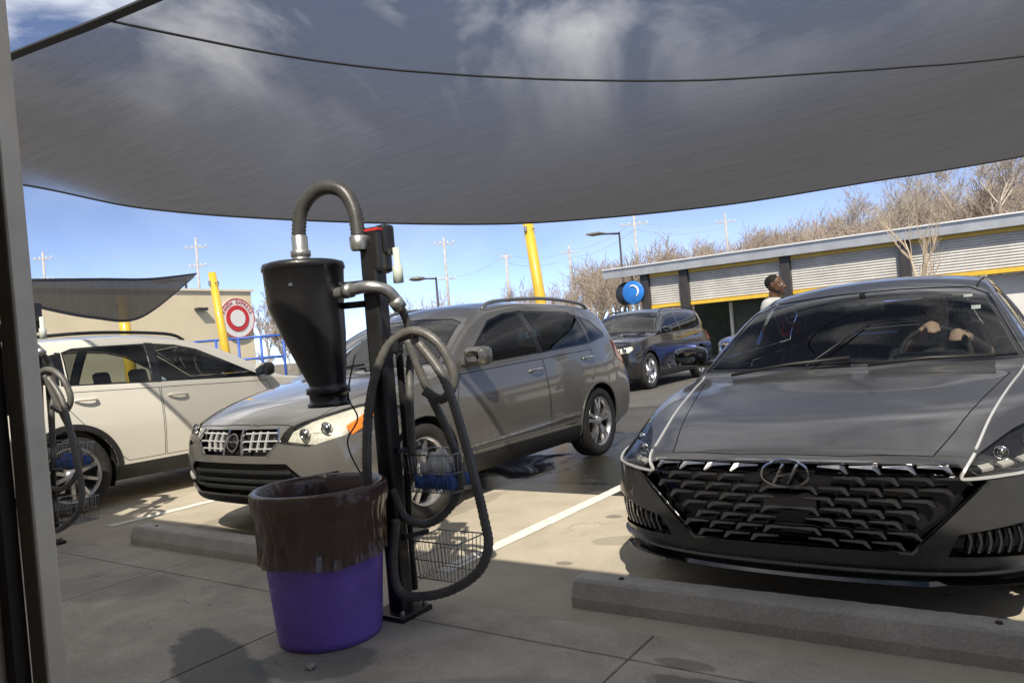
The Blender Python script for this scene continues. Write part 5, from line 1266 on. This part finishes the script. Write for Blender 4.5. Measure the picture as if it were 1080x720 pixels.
for px, D, h, sd_, lab in ((1062, 75, 16.5, 21, 'large bare tree at the top right above the wash roof'), (1015, 82, 15.5, 22, 'wide bare tree left of the largest one on the hill'), (958, 78, 13.0, 23, 'bare tree on the hill behind the slim front tree'),
                           (905, 90, 11, 24, 'bare tree on the hill above the second panel of the wash building'), (812, 88, 9.5, 25, 'bare tree on the hill above the standing man'), (742, 84, 8.5, 26, 'bare tree on the hill above the black off-roader'),
                           (690, 80, 7, 27, 'bare tree above the left end of the wash roof'), (285, 52, 6.5, 28, 'bare brown tree right of the cream building'), (300, 60, 6.0, 29, 'second bare tree right of the cream building behind the separator'), (438, 62, 5.6, 30, 'low bare tree behind the grey crossover roof')):
    x, y = ct(px, D); tree_thing(x, y, h, sd_, lab, 5, BARK, TWIG2 if sd_ % 2 else TWIG, twig=.02)
# the wooded slope behind: one mass of bare trees
var = [bare_tree(100 + k, 9.0, 3, sides=(4, 3, 3, 3), twig=.024, br_n=(8, 7, 6), spread=.72) for k in range(5)]
rnd = random.Random(5); base = []
for T, C in var:
    base.append((np.array([tuple(p) for p in T.v + C.v], dtype=np.float64), np.array(T.f + [tuple(i + len(T.v) for i in f) for f in C.f], dtype=np.int32)))
tot = 0; av = []; af = []
for k in range(330):
    D = rnd.uniform(64, 140); r_ = rnd.uniform(-.17, 1.0)
    if k < 30: r_ = rnd.uniform(-.62, -.17); D = rnd.uniform(120, 190)
    x, y = cam2st(r_ * D, D)
    s_ = rnd.uniform(.7, 1.15) * (.75 if r_ < .1 else 1 + .6 * max(0, r_ - .30)); a = rnd.uniform(0, 6.28); v_, f_ = base[k % 5]
    M_ = np.array([[math.cos(a), -math.sin(a), 0], [math.sin(a), math.cos(a), 0], [0, 0, 1]]) * s_
    av.append(v_ @ M_.T + np.array([x, y, hill_z(x, y) - .1])); af.append(f_ + tot); tot += len(v_)
av = np.concatenate(av).astype(np.float32); af = np.concatenate(af)
me = bpy.data.meshes.new('hillside_wood'); me.vertices.add(len(av)); me.vertices.foreach_set('co', av.ravel())
me.loops.add(af.size); me.loops.foreach_set('vertex_index', af.ravel().astype(np.int32)); me.polygons.add(len(af)); me.polygons.foreach_set('loop_start', np.arange(0, af.size, 4, dtype=np.int32)); me.update(calc_edges=True)
me.materials.append(mat('wood_far', (.38, .31, .245), .95, var=.3, scale=.12, coords='Object'))
o = link(bpy.data.objects.new('hillside_wood', me)); tag(o, 'bare brown winter wood covering the far hillside', 'wood', kind='stuff')
# low scrub and grass bank at the lot edge
rnd = random.Random(9); V = []; F = []
for k in range(5200):
    px = rnd.uniform(560, 760); D = rnd.uniform(44, 60); x, y = ct(px, D); z = hill_z(x, y); h = rnd.uniform(.15, .5); a = rnd.uniform(0, 6.28); w2 = rnd.uniform(.02, .05); n = len(V)
    V += [(x - w2 * math.cos(a), y - w2 * math.sin(a), z - .02), (x + w2 * math.cos(a), y + w2 * math.sin(a), z - .02), (x + rnd.uniform(-.1, .1), y + rnd.uniform(-.1, .1), z + h)]; F.append((n, n + 1, n + 2))
o = MB().add(V, F).build('grass_bank', mat('grass_green', (.12, .17, .04), .9, var=.4, scale=1)); tag(o, 'strip of green grass beyond the lot fence', 'grass', kind='stuff')
fe = empty('lot_fence', (*ct(600, 43), 0), 0, 'low rail fence along the far edge of the lot', 'fence'); fl_ = Vector((*ct(600, 43), 0)); FEN = mat('fence_grey', (.34, .33, .28), .7, var=.2)
pp = [Vector((*ct(430 + 24 * k, 43), 0)) - fl_ for k in range(13)]
for p in pp: MB().tube([p, p + Vector((0, 0, 1.5))], .05, 6).build('post', FEN, fe)
for z in (.5, 1.0, 1.45):
    for a, b_ in zip(pp[:-1], pp[1:]): MB().tube([a + Vector((0, 0, z)), b_ + Vector((0, 0, z))], .03, 5).build('rail', FEN, fe)

# ------------------------------------------------------------------ people
def flesh(segs, voxel, name, m, parent, smooth=4, ell=()):
    """one continuous surface grown round tapered limbs"""
    b = MB()
    for p0, r0_, p1, r1_ in segs:
        p0, p1 = Vector(p0), Vector(p1); b.sphere(p0, r0_, 14, 10); b.sphere(p1, r1_, 14, 10)
        if (p1 - p0).length > 1e-4: b.tube([p0, p1], [r0_, r1_], 14)
    for c_, rr_ in ell: b.sphere(c_, rr_, 20, 14)
    o = b.build(name, m, parent)
    md = o.modifiers.new('r', 'REMESH'); md.mode = 'VOXEL'; md.voxel_size = voxel; md.use_smooth_shade = True
    sm = o.modifiers.new('s', 'SMOOTH'); sm.factor = .5; sm.iterations = smooth
    dg = bpy.context.evaluated_depsgraph_get(); me2 = bpy.data.meshes.new_from_object(o.evaluated_get(dg)); o.modifiers.clear(); o.data = me2
    me2.polygons.foreach_set('use_smooth', [True] * len(me2.polygons))
    return o
def hand(w, d, up, sd):
    """five bent fingers and a thumb from wrist w along d; up = back of the hand"""
    w, d, up = Vector(w), Vector(d).normalized(), Vector(up); up = (up - d * up.dot(d)).normalized(); s_ = d.cross(up) * sd; o = []
    kn = w + d * .085
    o.append((w, .026, kn + s_ * .0, .032)); o.append((w + s_ * .015, .022, kn + s_ * .028, .018)); o.append((w - s_ * .015, .022, kn - s_ * .028, .018))
    for k, ln in enumerate((.070, .080, .074, .058)):
        b0 = kn + s_ * (.030 - .020 * k); b1 = b0 + d * ln * .45 - up * .014; b2 = b1 + d * ln * .22 - up * ln * .42; o += [(b0, .0105, b1, .0095), (b1, .0095, b2, .008)]
    t0 = w + d * .03 + s_ * .028; t1 = t0 + d * .035 + s_ * .03 - up * .015; o += [(t0, .014, t1, .011), (t1, .011, t1 + d * .03 - up * .012, .009)]
    return o
def head(c_, tilt=0, s_=1.0):
    """skull, jaw, nose, brow, ears, lips; face towards -y"""
    c_ = Vector(c_); E_ = [(c_ + Vector((0, .010, .03)), (.076, .096, .092)), (c_ + Vector((0, -.022, -.035)), (.063, .070, .080)), (c_ + Vector((0, -.055, -.088)), (.032, .030, .026))]
    S_ = [(c_ + Vector((0, -.090, .020)), .010, c_ + Vector((0, -.112, -.022)), .013), (c_ + Vector((-.014, -.098, -.026)), .009, c_ + Vector((.014, -.098, -.026)), .009),
          (c_ + Vector((-.036, -.080, .030)), .012, c_ + Vector((.036, -.080, .030)), .012), (c_ + Vector((-.018, -.088, -.056)), .008, c_ + Vector((.018, -.088, -.056)), .008), (c_ + Vector((-.016, -.086, -.068)), .008, c_ + Vector((.016, -.086, -.068)), .008)]
    for k in (-1, 1):
        S_.append((c_ + Vector((k * .079, .018, .02)), .011, c_ + Vector((k * .074, .012, -.024)), .008)); S_.append((c_ + Vector((k * .045, -.062, -.015)), .022, c_ + Vector((k * .038, -.060, -.05)), .02))
    return S_, E_
def eyes(c_, parent):
    for k in (-1, 1):
        e = Vector(c_) + Vector((k * .031, -.079, .010)); b = MB(); b.sphere(e, .0125, 10, 8); o = b.build('eye', mat('eye_white', (.7, .68, .64), .3), parent)
        MB().sphere(e + Vector((0, -.0085, 0)), .006, 8, 6).build('iris', GLOSSB, o)
SKIN1 = mat('skin_brown', (.16, .085, .05), .5, var=.12, scale=12); SKIN2 = mat('skin_light', (.52, .33, .24), .5, var=.1, scale=12)
HAIR = mat('hair_black', (.012, .010, .009), .7, bump=.6, bscale=150)
# the man standing by the sedan's rear corner
pm = empty('person', (-2.20, 8.42, 0), R(90), 'man in a white t-shirt standing behind the grey sedan, looking right', 'person')
hc = (0, -.03, 1.60); hs, he = head(hc)
seg = hs + [((0, .0, 1.40), .058, (0, -.01, 1.52), .056)]
tors = [((-.10, .01, 1.35), .10, (.10, .01, 1.35), .10), ((0, .0, 1.36), .115, (0, .0, 1.15), .125), ((-.06, 0, 1.15), .12, (-.05, .0, .95), .125), ((.06, 0, 1.15), .12, (.05, 0, .95), .125)]
legs = []
for k in (-1, 1): legs += [((k * .09, 0, .93), .105, (k * .10, -.01, .50), .066), ((k * .10, -.01, .50), .062, (k * .11, .02, .09), .043), ((k * .11, .03, .05), .042, (k * .13, -.14, .035), .032)]
arms = [((-.19, .01, 1.38), .062, (-.26, .04, 1.10), .046), ((-.26, .04, 1.10), .043, (-.27, -.08, .86), .030), ((.19, .01, 1.38), .062, (.26, .03, 1.10), .046), ((.26, .03, 1.10), .043, (.25, -.16, .93), .030)]
hnd = hand((-.27, -.08, .86), (0, -.3, -1), (-1, 0, 0), 1) + hand((.25, -.16, .93), (-.1, -.8, -.5), (1, 0, .3), -1)
flesh(seg + tors + legs + arms + hnd, .009, 'body', SKIN1, pm, 5, he)
g_ = .014
flesh([(a, r0_ + g_, b_, r1_ + g_) for a, r0_, b_, r1_ in tors] + [((k * .19, .01, 1.385), .078, (k * .235, .03, 1.20), .068) for k in (-1, 1)] + [((-.09, .005, 1.40), .07, (.09, .005, 1.40), .07)], .014, 'shirt', mat('shirt_white', (.74, .73, .71), .9, var=.06, scale=10, bump=.3, bscale=90), pm, 6)
flesh([(a, r0_ + .016, b_, r1_ + .018) for a, r0_, b_, r1_ in legs if b_[2] > .06 or a[2] > .3] + [((-.05, 0, .97), .13, (.05, 0, .97), .13)], .014, 'trousers', mat('trousers_dark', (.03, .032, .04), .9, var=.2, scale=12), pm, 4)
flesh([(a, r0_ + .010, b_, r1_ + .012) for a, r0_, b_, r1_ in legs if a[2] < .08], .012, 'shoes', mat('shoe_white', (.5, .5, .5), .6), pm, 3)
flesh([], .008, 'hair', HAIR, pm, 3, [((hc[0], hc[1] + .022, hc[2] + .042), (.0775, .094, .086))])
flesh([((-.05, -.065, 1.535), .016, (0, -.10, 1.507), .016), ((.05, -.065, 1.535), .016, (0, -.10, 1.507), .016), ((-.068, -.02, 1.56), .012, (-.05, -.065, 1.535), .016), ((.068, -.02, 1.56), .012, (.05, -.065, 1.535), .016)], .006, 'beard', HAIR, pm, 3)
eyes(hc, pm)
# the driver of the sedan
pd = empty('person', (-.78, 2.95, 0), 0, 'driver in a dark top at the sedan steering wheel', 'person')
dx = .37; hc = (dx, 2.50, 1.215); hs, he = head(hc)
tors = [((dx - .10, 2.60, 1.0), .095, (dx + .10, 2.60, 1.0), .095), ((dx, 2.60, 1.0), .115, (dx, 2.57, .60), .13), ((dx - .08, 2.52, .56), .12, (dx + .08, 2.52, .56), .12)]
arms = [((dx - .19, 2.58, 1.03), .060, (dx - .25, 2.36, .86), .046), ((dx - .25, 2.36, .86), .043, (dx - .03, 2.09, 1.09), .029), ((dx + .19, 2.58, 1.03), .060, (dx + .27, 2.34, .90), .046), ((dx + .27, 2.34, .90), .043, (dx + .15, 2.10, 1.04), .029)]
legs = [];
for k in (-1, 1): legs += [((dx + k * .10, 2.50, .54), .10, (dx + k * .13, 2.06, .60), .066), ((dx + k * .13, 2.06, .60), .062, (dx + k * .12, 1.80, .33), .045), ((dx + k * .12, 1.80, .32), .04, (dx + k * .12, 1.66, .33), .03)]
hnd = hand((dx - .03, 2.09, 1.09), (.35, -1, .15), (0, .1, 1), 1) + hand((dx + .15, 2.10, 1.04), (-.3, -1, .1), (0, .1, 1), -1)
flesh(hs + [((dx, 2.58, 1.02), .056, (dx, 2.53, 1.14), .054)] + tors + arms + legs + hnd, .009, 'body', SKIN2, pd, 5, he)
flesh([(a, r0_ + .016, b_, r1_ + .016) for a, r0_, b_, r1_ in tors] + [(a, r0_ + .014, b_, r1_ + .012) for i, (a, r0_, b_, r1_) in enumerate(arms) if i % 2 == 0], .014, 'top', mat('top_dark', (.025, .025, .03), .9, var=.3, scale=14), pd, 5)
flesh([(a, r0_ + .014, b_, r1_ + .014) for a, r0_, b_, r1_ in legs], .014, 'trousers', mat('jeans_dark', (.03, .04, .07), .9), pd, 4)
flesh([((dx - .07, 2.56, 1.24), .03, (dx - .06, 2.59, 1.10), .03), ((dx + .07, 2.56, 1.24), .03, (dx + .06, 2.59, 1.10), .03)], .008, 'hair', HAIR, pd, 3, [((dx, 2.525, 1.255), (.088, .102, .092))])
eyes(hc, pd)
